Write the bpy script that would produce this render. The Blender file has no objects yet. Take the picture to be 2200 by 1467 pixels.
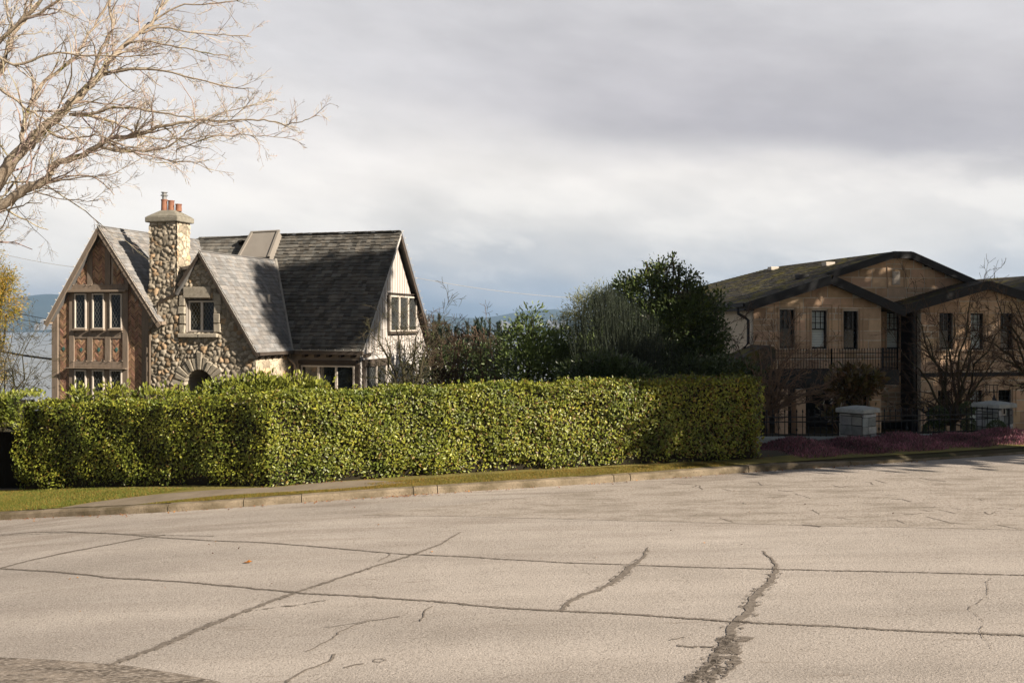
import bpy, math, random
import numpy as np
from mathutils import Vector

# ------------------------------------------------------------------ camera, world, sun
EYE, FL, CX, HY = 3.3, 2139.0, 1100.0, 695.0
SC = bpy.context.scene
COL = SC.collection
cam = bpy.data.cameras.new('camera'); camo = bpy.data.objects.new('camera', cam); COL.objects.link(camo)
cam.sensor_width = 36; cam.lens = FL/2200*36; cam.shift_y = -(733.5-HY)/2200
cam.clip_start = .1; cam.clip_end = 30000
camo.location = (0, 0, EYE); camo.rotation_euler = (math.radians(90), 0, 0)
SC.camera = camo
SC.view_settings.view_transform = 'Standard'; SC.view_settings.look = 'None'
SC.view_settings.exposure = 1.0; SC.view_settings.gamma = 1.0
SUN_A, SUN_E = math.radians(31), math.radians(28)
TS = Vector((math.cos(SUN_A)*math.cos(SUN_E), -math.sin(SUN_A)*math.cos(SUN_E), math.sin(SUN_E)))
sl = bpy.data.lights.new('sun', 'SUN'); sl.energy = 5.0; sl.angle = math.radians(.5); sl.color = (1, .87, .72)
so = bpy.data.objects.new('sun', sl); COL.objects.link(so)
so.rotation_euler = TS.to_track_quat('Z', 'Y').to_euler(); so.location = (30, -20, 40)

W = bpy.data.worlds.new('World'); SC.world = W; W.use_nodes = True
nt = W.node_tree; nt.nodes.clear()
class NG:
    """small node-building helper"""
    def __init__(s, nt): s.nt = nt
    def n(s, t, **k):
        o = s.nt.nodes.new(t)
        for a, b in k.items():
            if a.startswith('i_'):
                key = a[2:]
                o.inputs[int(key) if key.isdigit() else key.replace('_', ' ')].default_value = b
            else: setattr(o, a, b)
        return o
    def l(s, a, b): s.nt.links.new(a, b)
    def m(s, op, a, b=None, c=None, clamp=False):
        o = s.nt.nodes.new('ShaderNodeMath'); o.operation = op; o.use_clamp = clamp
        for i, x in enumerate((a, b, c)):
            if x is None: continue
            if isinstance(x, (int, float)): o.inputs[i].default_value = x
            else: s.l(x, o.inputs[i])
        return o.outputs[0]
    def mix(s, f, a, b, blend='MIX'):
        o = s.nt.nodes.new('ShaderNodeMix'); o.data_type = 'RGBA'; o.blend_type = blend
        for sock, x in ((o.inputs[0], f), (o.inputs[6], a), (o.inputs[7], b)):
            if isinstance(x, (int, float)): sock.default_value = x
            elif isinstance(x, tuple): sock.default_value = (*x, 1) if len(x) == 3 else x
            else: s.l(x, sock)
        return o.outputs[2]
    def ramp(s, f, stops, interp='LINEAR'):
        o = s.nt.nodes.new('ShaderNodeValToRGB'); cr = o.color_ramp; cr.interpolation = interp
        while len(cr.elements) < len(stops): cr.elements.new(.5)
        for e, (p, c) in zip(cr.elements, stops):
            e.position = p; e.color = (*c, 1) if isinstance(c, tuple) else (c, c, c, 1)
        s.l(f, o.inputs[0]); return o.outputs[0]
g = NG(nt)
sky = g.n('ShaderNodeTexSky', sky_type='NISHITA', sun_disc=False)
sky.sun_elevation = SUN_E; sky.sun_rotation = math.radians(90)+SUN_A; sky.altitude = 50; sky.dust_density = 2.0
tc = g.n('ShaderNodeTexCoord'); sep = g.n('ShaderNodeSeparateXYZ'); g.l(tc.outputs['Generated'], sep.inputs[0])
dx, dy, dz = sep.outputs
hyp = g.m('SQRT', g.m('ADD', g.m('MULTIPLY', dx, dx), g.m('MULTIPLY', dy, dy)))
el = g.m('DIVIDE', dz, g.m('MAXIMUM', hyp, .02))              # tangent of the elevation
az = g.m('DIVIDE', g.m('ARCTAN2', dx, dy), 1.0)               # azimuth from the view direction
sc = g.n('ShaderNodeCombineXYZ'); g.l(g.m('MULTIPLY', dx, 1.0), sc.inputs[0]); g.l(g.m('MULTIPLY', dy, 1.0), sc.inputs[1])
g.l(g.m('ADD', g.m('MULTIPLY', el, 2.7), g.m('MULTIPLY', dx, .35)), sc.inputs[2])
n1 = g.n('ShaderNodeTexNoise', i_Scale=2.6, i_Detail=7.0, i_Roughness=.52); g.l(sc.outputs[0], n1.inputs['Vector'])
n2 = g.n('ShaderNodeTexNoise', i_Scale=8.0, i_Detail=6.0, i_Roughness=.55); g.l(sc.outputs[0], n2.inputs['Vector'])
warp = g.m('MULTIPLY', g.m('SUBTRACT', n1.outputs[0], .5), .17)
elw = g.m('ADD', el, warp)
base = g.ramp(g.m('MULTIPLY', elw, 1.0, clamp=True), [
    (0.0, (.25, .31, .40)), (.018, (.30, .355, .44)), (.032, (.42, .445, .50)), (.05, (.53, .525, .54)), (.08, (.68, .65, .63)),
    (.14, (.74, .70, .67)), (.19, (.66, .63, .62)), (.27, (.57, .555, .565)), (.38, (.50, .49, .51)), (.55, (.17, .17, .19)), (1.0, (.09, .093, .11))])
# long grey cloud bank sinking to the right
line = g.m('SUBTRACT', .262, g.m('MULTIPLY', g.m('ADD', az, .28), .135))
dl = g.m('SUBTRACT', g.m('ADD', el, g.m('MULTIPLY', warp, .6)), line)
dd = g.m('DIVIDE', dl, g.m('ADD', .038, g.m('MULTIPLY', g.m('GREATER_THAN', dl, 0.0), .075)))
band = g.m('EXPONENT', g.m('MULTIPLY', g.m('MULTIPLY', dd, dd), -1.0))
bm_ = g.n('ShaderNodeMapRange', interpolation_type='SMOOTHSTEP'); g.l(az, bm_.inputs[0]); bm_.inputs[1].default_value = -.35; bm_.inputs[2].default_value = .25
band = g.m('MULTIPLY', band, bm_.outputs[0])
c1 = g.mix(g.m('MULTIPLY', band, .85), base, (.33, .31, .335))
# soft mottling and low puffs
mott = g.m('ADD', .52, g.m('ADD', g.m('MULTIPLY', n1.outputs[0], .52), g.m('MULTIPLY', n2.outputs[0], .46)))
c2 = g.mix(1.0, c1, mott, 'MULTIPLY')
puff = g.m('MULTIPLY', g.ramp(n2.outputs[0], [(.50, 0.), (.62, 1.)]), g.ramp(el, [(.025, 0.), (.05, 1.), (.12, 1.), (.17, 0.)]))
c3 = g.mix(g.m('MULTIPLY', puff, .5), c2, (.80, .76, .72))
sun_side = g.m('MAXIMUM', dx, 0.0)
bk = g.n('ShaderNodeMapRange', interpolation_type='SMOOTHSTEP'); g.l(dy, bk.inputs[0]); bk.inputs[1].default_value = .45; bk.inputs[2].default_value = -.3; bk.inputs[3].default_value = 7.0; bk.inputs[4].default_value = 2.8
cloud10 = g.mix(1.0, g.mix(1.0, c3, (1.02, 1.0, .965), 'MULTIPLY'), bk.outputs[0], 'MULTIPLY')
tot = g.mix(.93, sky.outputs[0], cloud10)
bg = g.n('ShaderNodeBackground', i_Strength=.10); g.l(tot, bg.inputs[0])
wo = g.n('ShaderNodeOutputWorld'); g.l(bg.outputs[0], wo.inputs[0])

# ------------------------------------------------------------------ helpers
ORG = {}
def A(*v): return np.array(v, float)
def nrm(v): v = np.asarray(v, float); return v/np.linalg.norm(v)
EYEP = A(0, 0, EYE)
def ray(x, y): return A((x-CX)/FL, 1, (HY-y)/FL)
def at(x, y, D): return EYEP+ray(x, y)*D
def tag(o, label=None, cat=None, group=None, kind=None):
    if label: o['label'] = label
    if cat: o['category'] = cat
    if group: o['group'] = group
    if kind: o['kind'] = kind
    return o
def thing(name, loc, label, cat, group=None):
    o = bpy.data.objects.new(name, None); COL.objects.link(o); o.location = tuple(loc); o.empty_display_size = .3
    ORG[o.name] = A(*loc); return tag(o, label, cat, group)
def link(name, me, mat, parent, origin):
    if mat is not None: me.materials.append(mat)
    o = bpy.data.objects.new(name, me); COL.objects.link(o)
    if parent is not None:
        o.parent = parent; ORG[o.name] = ORG[parent.name]
    else:
        org = A(0, 0, 0) if origin is None else A(*origin); ORG[o.name] = org; o.location = tuple(org)
    return o
def npmesh(name, V, Fa, mat, parent=None, origin=None, cols=None, smooth=False):
    """V (n,3), Fa (m,k) numpy arrays -> one mesh object"""
    org = ORG[parent.name] if parent is not None else (A(0, 0, 0) if origin is None else A(*origin))
    me = bpy.data.meshes.new(name); V = np.asarray(V, float)-org; m, k = Fa.shape
    me.vertices.add(len(V)); me.vertices.foreach_set('co', V.astype(np.float32).ravel())
    me.loops.add(m*k); me.loops.foreach_set('vertex_index', Fa.astype(np.int32).ravel())
    me.polygons.add(m); me.polygons.foreach_set('loop_start', np.arange(0, m*k, k, dtype=np.int32))
    me.polygons.foreach_set('loop_total', np.full(m, k, np.int32))
    if smooth: me.polygons.foreach_set('use_smooth', np.ones(m, bool))
    me.update(calc_edges=True)
    if cols is not None:
        a = me.attributes.new('Col', 'FLOAT_COLOR', 'FACE')
        c = np.ones((m, 4), np.float32); c[:, :3] = cols; a.data.foreach_set('color', c.ravel())
    return link(name, me, mat, parent, org)
class MB:
    def __init__(s): s.V = []; s.F = []; s.C = []; s.c = (1, 1, 1)
    def add(s, vs, fs):
        b = len(s.V); s.V.extend([tuple(map(float, v)) for v in vs])
        for f in fs: s.F.append([b+i for i in f]); s.C.append(s.c)
        return s
    def hexa(s, p):           # p: 8 corners, bottom loop 0-3, top loop 4-7
        return s.add(p, [(0, 3, 2, 1), (4, 5, 6, 7), (0, 1, 5, 4), (1, 2, 6, 5), (2, 3, 7, 6), (3, 0, 4, 7)])
    def fbox(s, fr, a0, b0, c0, a1, b1, c1):
        return s.hexa([fr.W(a0, b0, c0), fr.W(a1, b0, c0), fr.W(a1, b1, c0), fr.W(a0, b1, c0),
                       fr.W(a0, b0, c1), fr.W(a1, b0, c1), fr.W(a1, b1, c1), fr.W(a0, b1, c1)])
    def prism(s, fr, poly, c0, c1):
        n = len(poly); vs = [fr.W(a, b, c0) for a, b in poly]+[fr.W(a, b, c1) for a, b in poly]
        fs = [tuple(range(n))[::-1], tuple(range(n, 2*n))]+[(i, (i+1) % n, n+(i+1) % n, n+i) for i in range(n)]
        return s.add(vs, fs)
    def beam(s, p, q, w, h, up=(0, 0, 1)):
        p, q = A(*p), A(*q); d = nrm(q-p); sd = np.cross(d, A(*up)); sd = nrm(sd) if np.linalg.norm(sd) > 1e-6 else A(1, 0, 0)
        u = np.cross(sd, d); vs = []
        for z in (-h/2, h/2):
            vs += [p-sd*w/2+u*z, q-sd*w/2+u*z, q+sd*w/2+u*z, p+sd*w/2+u*z]
        return s.hexa(vs)
    def tube(s, pts, rad, n=5, cap=True):
        b = len(s.V); m = len(pts)
        for i in range(m):
            p = pts[i]; q0 = pts[max(i-1, 0)]; q1 = pts[min(i+1, m-1)]
            dx, dy, dz = q1[0]-q0[0], q1[1]-q0[1], q1[2]-q0[2]; L = math.sqrt(dx*dx+dy*dy+dz*dz) or 1
            dx /= L; dy /= L; dz /= L
            if abs(dz) < .9: sx, sy, sz = -dy, dx, 0
            else: sx, sy, sz = 0, -dz, dy
            L = math.sqrt(sx*sx+sy*sy+sz*sz) or 1; sx /= L; sy /= L; sz /= L
            tx, ty, tz = dy*sz-dz*sy, dz*sx-dx*sz, dx*sy-dy*sx
            r = rad[i] if hasattr(rad, '__len__') else rad
            for k in range(n):
                c = math.cos(2*math.pi*k/n)*r; d = math.sin(2*math.pi*k/n)*r
                s.V.append((p[0]+sx*c+tx*d, p[1]+sy*c+ty*d, p[2]+sz*c+tz*d))
        for i in range(m-1):
            for k in range(n):
                k2 = (k+1) % n; s.F.append([b+i*n+k, b+i*n+k2, b+(i+1)*n+k2, b+(i+1)*n+k]); s.C.append(s.c)
        if cap and n > 2: s.F.append([b+(m-1)*n+k for k in range(n)]); s.C.append(s.c); s.F.append([b+k for k in range(n)][::-1]); s.C.append(s.c)
        return s
    def lathe(s, c, prof, n=12):     # prof: list (r,z)
        b = len(s.V)
        for r, z in prof:
            for k in range(n): s.V.append((c[0]+r*math.cos(2*math.pi*k/n), c[1]+r*math.sin(2*math.pi*k/n), c[2]+z))
        for i in range(len(prof)-1):
            for k in range(n): k2 = (k+1) % n; s.F.append([b+i*n+k, b+i*n+k2, b+(i+1)*n+k2, b+(i+1)*n+k]); s.C.append(s.c)
        s.F.append([b+(len(prof)-1)*n+k for k in range(n)]); s.C.append(s.c); return s
    def build(s, name, mat, parent=None, origin=None, smooth=False, bevel=0):
        org = ORG[parent.name] if parent is not None else (A(0, 0, 0) if origin is None else A(*origin))
        me = bpy.data.meshes.new(name); me.from_pydata([(v[0]-org[0], v[1]-org[1], v[2]-org[2]) for v in s.V], [], s.F)
        a = me.attributes.new('Col', 'FLOAT_COLOR', 'FACE'); c = np.ones((len(s.F), 4), np.float32)
        if len(me.polygons) == len(s.C): c[:, :3] = np.array(s.C, np.float32).reshape(-1, 3); a.data.foreach_set('color', c.ravel())
        if smooth: me.polygons.foreach_set('use_smooth', np.ones(len(me.polygons), bool))
        o = link(name, me, mat, parent, org)
        if bevel: m = o.modifiers.new('bevel', 'BEVEL'); m.width = bevel; m.segments = 2; m.limit_method = 'ANGLE'
        return o
class Fr:
    def __init__(s, o, ex, ey, en): s.o, s.ex, s.ey, s.en = A(*o), nrm(ex), nrm(ey), nrm(en)
    def W(s, a, b, c=0.): return s.o+s.ex*a+s.ey*b+s.en*c
    def px(s, x, y):
        d = ray(x, y); D = np.dot(s.o-EYEP, s.en)/np.dot(d, s.en); P = EYEP+d*D-s.o
        return float(np.dot(P, s.ex)), float(np.dot(P, s.ey))
    def pts(s, L): return [s.px(*p) for p in L]
    def inv(s, P): P = np.asarray(P, float)-s.o; return float(P@s.ex), float(P@s.ey)
def face_frame(pts):
    """frame of a roof plane: ex along the first (eave) edge, ey up the slope, en up/out"""
    p = [A(*q) for q in pts]; ex = nrm(p[1]-p[0]); n = nrm(np.cross(ex, p[2]-p[0]))
    if n[2] < 0: n = -n
    ey = np.cross(n, ex)
    if ey[2] < 0: ex = -ex; ey = -ey
    f = Fr(p[0], ex, ey, n); return f, [f.inv(q) for q in p]

# ------------------------------------------------------------------ materials
FULL = {'pale_window_trim', 'white', 'tan_sandstone_blocks', 'pale_block_joints', 'pale_sandstone_trim', 'cream_stucco', 'pale_window_blind', 'grey_granite', 'mossy_roof_shingles', 'rubble_stone', 'grey_sea_water', 'pinkish_white_boards', 'dark_evergreen_leaf', 'mid_green_leaf', 'grey_green_stems', 'purple_heather', 'bronze_magnolia_leaf'}
def mat(name, col, col2=None, rough=.85, scale=3., bump=.25, bscale=30., attr=False, spec=.3, detail=6, metal=0., dist=.01,
        contrast=(.35, .65), trans=0., speck=None, coord='Object', stretch=None):
    if name not in FULL: col = tuple(x*.80 for x in col); col2 = None if col2 is None else tuple(x*.80 for x in col2)
    m = bpy.data.materials.new(name); m.use_nodes = True; t = m.node_tree; t.nodes.clear(); q = NG(t)
    out = q.n('ShaderNodeOutputMaterial'); P = q.n('ShaderNodeBsdfPrincipled', i_Roughness=rough, i_Metallic=metal)
    P.inputs['Specular IOR Level'].default_value = spec
    c = q.n('ShaderNodeTexCoord').outputs[coord]
    if stretch:
        mp = q.n('ShaderNodeMapping'); mp.inputs['Scale'].default_value = stretch; q.l(c, mp.inputs[0]); c = mp.outputs[0]
    nz = q.n('ShaderNodeTexNoise', i_Scale=scale, i_Detail=float(detail), i_Roughness=.6); q.l(c, nz.inputs['Vector'])
    c2 = col2 if col2 is not None else tuple(x*.72 for x in col)
    base = q.mix(q.ramp(nz.outputs[0], [(contrast[0], 0.), (contrast[1], 1.)]), col, c2)
    if speck:
        sn = q.n('ShaderNodeTexNoise', i_Scale=speck[0], i_Detail=3.); q.l(c, sn.inputs['Vector'])
        base = q.mix(q.ramp(sn.outputs[0], [(speck[1], 0.), (speck[2], 1.)]), base, speck[3])
    if attr:
        at_ = q.n('ShaderNodeAttribute', attribute_name='Col'); base = q.mix(1., base, at_.outputs[0], 'MULTIPLY')
    q.l(base, P.inputs['Base Color'])
    if bump:
        bn = q.n('ShaderNodeTexNoise', i_Scale=bscale, i_Detail=5.); q.l(c, bn.inputs['Vector'])
        b = q.n('ShaderNodeBump', i_Strength=bump, i_Distance=dist); q.l(bn.outputs[0], b.inputs['Height']); q.l(b.outputs[0], P.inputs['Normal'])
    if trans:
        tr = q.n('ShaderNodeBsdfTranslucent'); q.l(base, tr.inputs[0]); mx = q.n('ShaderNodeMixShader', i_0=trans)
        q.l(P.outputs[0], mx.inputs[1]); q.l(tr.outputs[0], mx.inputs[2]); q.l(mx.outputs[0], out.inputs[0])
    else: q.l(P.outputs[0], out.inputs[0])
    return m

# ------------------------------------------------------------------ ground heights
XS = np.array([-400, -60, -30, -14, -9.5, -6.3, -1.7, 5.2, 11.6, 30, 60, 400.])
ZS = np.array([-9, -7.6, -5.6, -4.25, -3.74, -3.42, -3.2, -3.05, -2.95, -2.7, -2.5, -2.])+EYE
def fx(x):
    x = np.asarray(x, float); return sum(np.interp(x+d, XS, ZS) for d in (-2, -1.2, -.5, 0, .5, 1.2, 2))/7
def hit(x, y, lift=0.):
    """point of the road surface (plus lift) seen at a pixel"""
    d = ray(x, y); lo, hi = 4., 60.
    for _ in range(50):
        m = (lo+hi)/2
        if EYE+d[2]*m > fx(d[0]*m)+lift: lo = m
        else: hi = m
    return EYEP+d*lo
KP = [hit(*p) for p in [(0, 1115), (180, 1109), (350, 1102), (500, 1091), (640, 1080), (890, 1063), (1100, 1050), (1320, 1036), (1500, 1022), (1700, 1008), (1900, 995), (2200, 975)]]
kx = [p[0] for p in KP]; ky = [p[1] for p in KP]
kx = [-60, -30, -16]+kx+[20, 60]; ky = [26, 21.5, 19.6]+ky+[25.2, 42]
def KY(x):
    x = np.asarray(x, float); return sum(np.interp(x+d, kx, ky) for d in (-1.2, -.6, 0, .6, 1.2))/5
H0, H1, H2 = hit(30, 1055, .15), hit(575, 1046, .15), hit(1640, 985, .15)      # hedge foot: left end, corner, right end
def HYf(x): return np.interp(x, [-60, H0[0], H1[0], H2[0], 14, 60], [H0[1]+9, H0[1], H1[1], H2[1], 25.2, 46])
def smooth(t): t = np.clip(t, 0, 1); return t*t*(3-2*t)
def GZ(x, y):
    """terrain height beyond the kerb"""
    x = np.asarray(x, float); y = np.asarray(y, float); v = fx(x)+.135; h = HYf(x)+1.2
    gard = -4.25+EYE-.25*smooth((x-8)/8)
    z = v+(gard-v)*smooth((y-h)/4.5)
    far = gard-.16*np.maximum(y-46, 0)
    z = np.where(y > 46, far, z)
    return np.maximum(z, -58+EYE)

M = {}
M['ground'] = mat('soil_ground', (.10, .075, .045), (.07, .07, .03), scale=1.2, bump=.5, bscale=20, dist=.03)
M['road'] = None
rng = np.random.default_rng(11); random.seed(5)
def grid_mesh(name, X, Y, Z, m, kind='structure', smooth_=True, cols=None):
    nx, ny = X.shape; V = np.stack([X, Y, Z], -1).reshape(-1, 3); i = np.arange(nx*ny).reshape(nx, ny)
    Fq = np.stack([i[:-1, :-1], i[1:, :-1], i[1:, 1:], i[:-1, 1:]], -1).reshape(-1, 4)
    o = npmesh(name, V, Fq, m, smooth=smooth_, cols=cols); return tag(o, kind=kind)

# ---- ground sheet (to the horizon, falling away to the sea)
gx = np.concatenate([np.array([-9000, -5000, -2500, -1200, -600, -300, -150, -90]), np.arange(-60, 60.1, 1.0), np.array([90, 150, 300, 600, 1200, 2500, 5000, 9000])])
rows = []
for d in (-400, -150, -60, -30, -15, 0, 8, 14): rows.append((np.full_like(gx, d), fx(gx)-.10))
rows.append((KY(gx)-.02, fx(gx)-.10)); rows.append((KY(gx)+.05, fx(gx)+.06))
for off in np.concatenate([np.arange(.18, 7, .45), np.arange(7, 20, 1.2), [24, 30, 40, 55, 75, 100, 140, 200, 300, 380, 500, 900, 2000, 9000]]):
    y = KY(gx)+off; z = GZ(gx, y)-(.012 if off < 3 else 0); rows.append((y, z))
X = np.repeat(gx[:, None], len(rows), 1); Y = np.stack([r[0] for r in rows], 1); Z = np.stack([r[1] for r in rows], 1)
Y[np.abs(gx) > 80, :8] = np.array([-400, -150, -60, -30, -15, 0, 8, 14])
ground = grid_mesh('ground', X, Y, Z, M['ground'])

# ---- road surface
def road_mat():
    m = bpy.data.materials.new('worn_asphalt'); m.use_nodes = True; t = m.node_tree; t.nodes.clear(); q = NG(t)
    out = q.n('ShaderNodeOutputMaterial'); P = q.n('ShaderNodeBsdfPrincipled', i_Roughness=.86); P.inputs['Specular IOR Level'].default_value = .25
    c = q.n('ShaderNodeTexCoord').outputs['Object']
    big = q.n('ShaderNodeTexNoise', i_Scale=.45, i_Detail=9., i_Roughness=.65); q.l(c, big.inputs['Vector'])
    mp = q.n('ShaderNodeMapping'); mp.inputs['Scale'].default_value = (.16, 1.3, 1); mp.inputs['Rotation'].default_value = (0, 0, math.radians(-3)); q.l(c, mp.inputs[0])
    st = q.n('ShaderNodeTexNoise', i_Scale=1.6, i_Detail=7., i_Roughness=.62); q.l(mp.outputs[0], st.inputs['Vector'])
    fi = q.n('ShaderNodeTexNoise', i_Scale=42., i_Detail=3., i_Roughness=.7); q.l(c, fi.inputs['Vector'])
    f2 = q.n('ShaderNodeTexVoronoi', i_Scale=60.); q.l(c, f2.inputs['Vector'])
    a = q.mix(q.ramp(big.outputs[0], [(.35, 0.), (.65, 1.)]), (.44, .40, .36), (.36, .325, .29))
    sp_ = q.n('ShaderNodeSeparateXYZ'); q.l(c, sp_.inputs[0])
    near = q.n('ShaderNodeMapRange'); q.l(sp_.outputs[1], near.inputs[0]); near.inputs[1].default_value = 13.; near.inputs[2].default_value = 17.5
    stain = q.m('MULTIPLY', q.ramp(st.outputs[0], [(.47, 0.), (.62, 1.)]), q.m('ADD', .12, q.m('MULTIPLY', near.outputs[0], .42)))
    ln = q.n('ShaderNodeMapping'); ln.inputs['Scale'].default_value = (.04, .55, 1); q.l(c, ln.inputs[0]); lz = q.n('ShaderNodeTexNoise', i_Scale=1.5, i_Detail=4.); q.l(ln.outputs[0], lz.inputs['Vector'])
    a = q.mix(1., a, q.ramp(lz.outputs[0], [(.35, .86), (.65, 1.12)]), 'MULTIPLY')
    a = q.mix(stain, a, (.185, .15, .12))
    a = q.mix(q.ramp(fi.outputs[0], [(.33, .7), (.47, 0.)]), a, (.13, .11, .09))
    a = q.mix(q.ramp(fi.outputs[0], [(.56, 0.), (.70, .7)]), a, (.54, .49, .44))
    fl = q.n('ShaderNodeTexNoise', i_Scale=5.5, i_Detail=8., i_Roughness=.75); q.l(mp.outputs[0], fl.inputs['Vector']); a = q.mix(q.ramp(fl.outputs[0], [(.60, 0.), (.70, .65)]), a, (.20, .165, .13))
    a = q.mix(1., a, q.mix(q.ramp(f2.outputs['Color'], [(0., 0.), (1., 1.)]), (.84, .84, .84), (1.12, 1.12, 1.12)), 'MULTIPLY')
    q.l(a, P.inputs['Base Color'])
    b = q.n('ShaderNodeBump', i_Strength=.8, i_Distance=.012); q.l(fi.outputs[0], b.inputs['Height']); q.l(b.outputs[0], P.inputs['Normal'])
    q.l(P.outputs[0], out.inputs[0]); return m
M['road'] = road_mat()
rx = np.concatenate([[-300, -120, -60, -40], np.arange(-30, 40.1, .5), [60, 120, 300]])
Yr = []
for k in np.linspace(0, 1, 40): Yr.append(-14+(KY(rx)+.01+14)*k)
Yr = np.stack(Yr, 1); Xr = np.repeat(rx[:, None], Yr.shape[1], 1)
road = grid_mesh('road', Xr, Yr, fx(Xr), M['road'])

# rougher, older surface strips on the road (thin sheets that follow it)
M['rough'] = mat('rough_old_asphalt', (.53, .475, .42), (.34, .30, .25), rough=.95, scale=2.2, bump=1., bscale=45, dist=.02, contrast=(.46, .68), speck=(36, .54, .64, (.22, .185, .15)), detail=10, stretch=(.55, 1.6, 1))
M['rough2'] = mat('broken_dark_asphalt', (.36, .305, .25), (.12, .10, .08), rough=.95, scale=5, bump=1., bscale=45, dist=.02, contrast=(.38, .60), speck=(40, .5, .62, (.42, .37, .32)), detail=12, stretch=(.4, 1.8, 1))
def patch(name, px, m, lift, label_kind='structure', n=26, m2=4):
    """px: (top edge list, bottom edge list) in photo pixels, laid on the road"""
    T = [hit(*p) for p in px[0]]; B = [hit(*p) for p in px[1]]
    def rs(L, k):
        L = np.array(L); s = np.linspace(0, 1, len(L)); u = np.linspace(0, 1, k); return np.stack([np.interp(u, s, L[:, i]) for i in range(3)], 1)
    T, B = rs(T, n), rs(B, n); G = np.array([T+(B-T)*w for w in np.linspace(0, 1, m2)])
    jit = np.cumsum(rng.normal(0, .02, (n,))); G[0, :, 1] += jit*.3; G[-1, :, 1] += jit*.3
    return grid_mesh(name, G[..., 0], G[..., 1], fx(G[..., 0])+lift, m, label_kind)
patch('rough_road_strip', ([(780, 1106), (1320, 1050), (1800, 1015), (2230, 992)], [(780, 1107), (1320, 1118), (1800, 1131), (2230, 1139)]), M['rough'], .004, m2=8)
patch('rough_road_patch', ([(-60, 1408), (150, 1418), (300, 1432), (470, 1462), (520, 1480)], [(-60, 1500), (150, 1500), (300, 1500), (470, 1500), (520, 1500)]), M['rough2'], .004)

# dark sealed joints and cracks
def crack_mat():
    m = bpy.data.materials.new('sealed_joint'); m.use_nodes = True; t = m.node_tree; t.nodes.clear(); q = NG(t)
    out = q.n('ShaderNodeOutputMaterial'); P = q.n('ShaderNodeBsdfPrincipled', i_Roughness=.9)
    c = q.n('ShaderNodeTexCoord').outputs['Object']
    a = q.n('ShaderNodeTexNoise', i_Scale=24., i_Detail=5., i_Roughness=.7); q.l(c, a.inputs['Vector'])
    q.l(q.mix(q.ramp(a.outputs[0], [(.4, 0.), (.62, 1.)]), (.13, .11, .09), (.22, .19, .16)), P.inputs['Base Color'])
    tr = q.n('ShaderNodeBsdfTransparent'); mx = q.n('ShaderNodeMixShader')
    b = q.n('ShaderNodeTexNoise', i_Scale=13., i_Detail=8., i_Roughness=.75); q.l(c, b.inputs['Vector'])
    at_ = q.n('ShaderNodeAttribute', attribute_name='Col'); s = q.n('ShaderNodeSeparateColor'); q.l(at_.outputs[0], s.inputs[0])
    f = q.m('GREATER_THAN', b.outputs[0], s.outputs[0])
    q.l(f, mx.inputs[0]); q.l(tr.outputs[0], mx.inputs[1]); q.l(P.outputs[0], mx.inputs[2]); q.l(mx.outputs[0], out.inputs[0]); return m
M['crack'] = crack_mat()
CV, CF, CC = [], [], []
def crack(px, w, dens=.40, jit=.008, fray=True, lift=.008):
    P = np.array([hit(*p) for p in px]); s = np.r_[0, np.cumsum(np.linalg.norm(np.diff(P, axis=0), axis=1))]
    n = max(6, int(s[-1]/.06)); u = np.linspace(0, s[-1], n); C = np.stack([np.interp(u, s, P[:, i]) for i in range(3)], 1)
    W_ = .85*np.interp(u, s, np.asarray(w)*np.ones(len(px))); wob = np.convolve(rng.normal(0, 1, n+8), np.ones(9)/3, 'valid')*jit
    T = np.gradient(C, axis=0); T /= np.linalg.norm(T, axis=1)[:, None]+1e-9; N = np.stack([-T[:, 1], T[:, 0], 0*u], 1)
    C = C+N*wob[:, None]
    lay = [(-1.3, -.5, .66), (-.5, -.22, dens+.08), (-.22, .22, dens-.08), (.22, .5, dens+.08), (.5, 1.3, .66)] if fray else [(-.5, .5, dens-.1)]
    for l0, l1, dd_ in lay:
        ww = W_*(.8+.4*rng.random(n)); L = C+N*(l0*ww)[:, None]; R = C+N*(l1*ww)[:, None]
        for Q in (L, R): Q[:, 2] = fx(Q[:, 0])+lift
        b = sum(len(v) for v in CV); CV.append(L); CV.append(R); i = np.arange(n-1)
        CF.append(np.stack([b+i, b+i+1, b+n+i+1, b+n+i], 1)); CC.append(np.full((n-1, 3), dd_))
crack([(-40, 1150), (0, 1149), (60, 1144), (140, 1142), (240, 1146), (350, 1155), (430, 1160), (600, 1168), (700, 1176), (870, 1191), (1000, 1196), (1200, 1208), (1375, 1215), (1665, 1223), (1900, 1228), (2230, 1237)], .055, .42)
crack([(0, 1151), (150, 1144), (300, 1148), (360, 1150), (460, 1152)], .03, .43)
crack([(-40, 1218), (0, 1222), (120, 1228), (240, 1241), (420, 1252), (560, 1266), (650, 1275), (800, 1282), (900, 1290), (1100, 1307), (1220, 1313), (1400, 1322), (1580, 1336), (1760, 1344), (1990, 1358), (2230, 1366)], .075, .42)
crack([(0, 1221), (60, 1205), (150, 1185), (250, 1167), (320, 1153), (355, 1149)], .09, .42)
crack([(236, 1430), (300, 1405), (400, 1363), (480, 1330), (560, 1300), (625, 1277), (700, 1252), (800, 1218), (895, 1189), (950, 1168), (992, 1143)], [.14, .15, .15, .13, .12, .12, .10, .09, .08, .07, .04], .44)
crack([(1208, 1312), (1235, 1292), (1290, 1262), (1345, 1232), (1372, 1202), (1392, 1176)], [.10, .14, .16, .26, .14, .05], .47, .02)
crack([(1475, 1470), (1520, 1425), (1550, 1385), (1580, 1345), (1610, 1300), (1640, 1262), (1668, 1228), (1668, 1208), (1640, 1184)], [.18, .20, .22, .26, .24, .22, .16, .10, .04], .475, .03)
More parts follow.
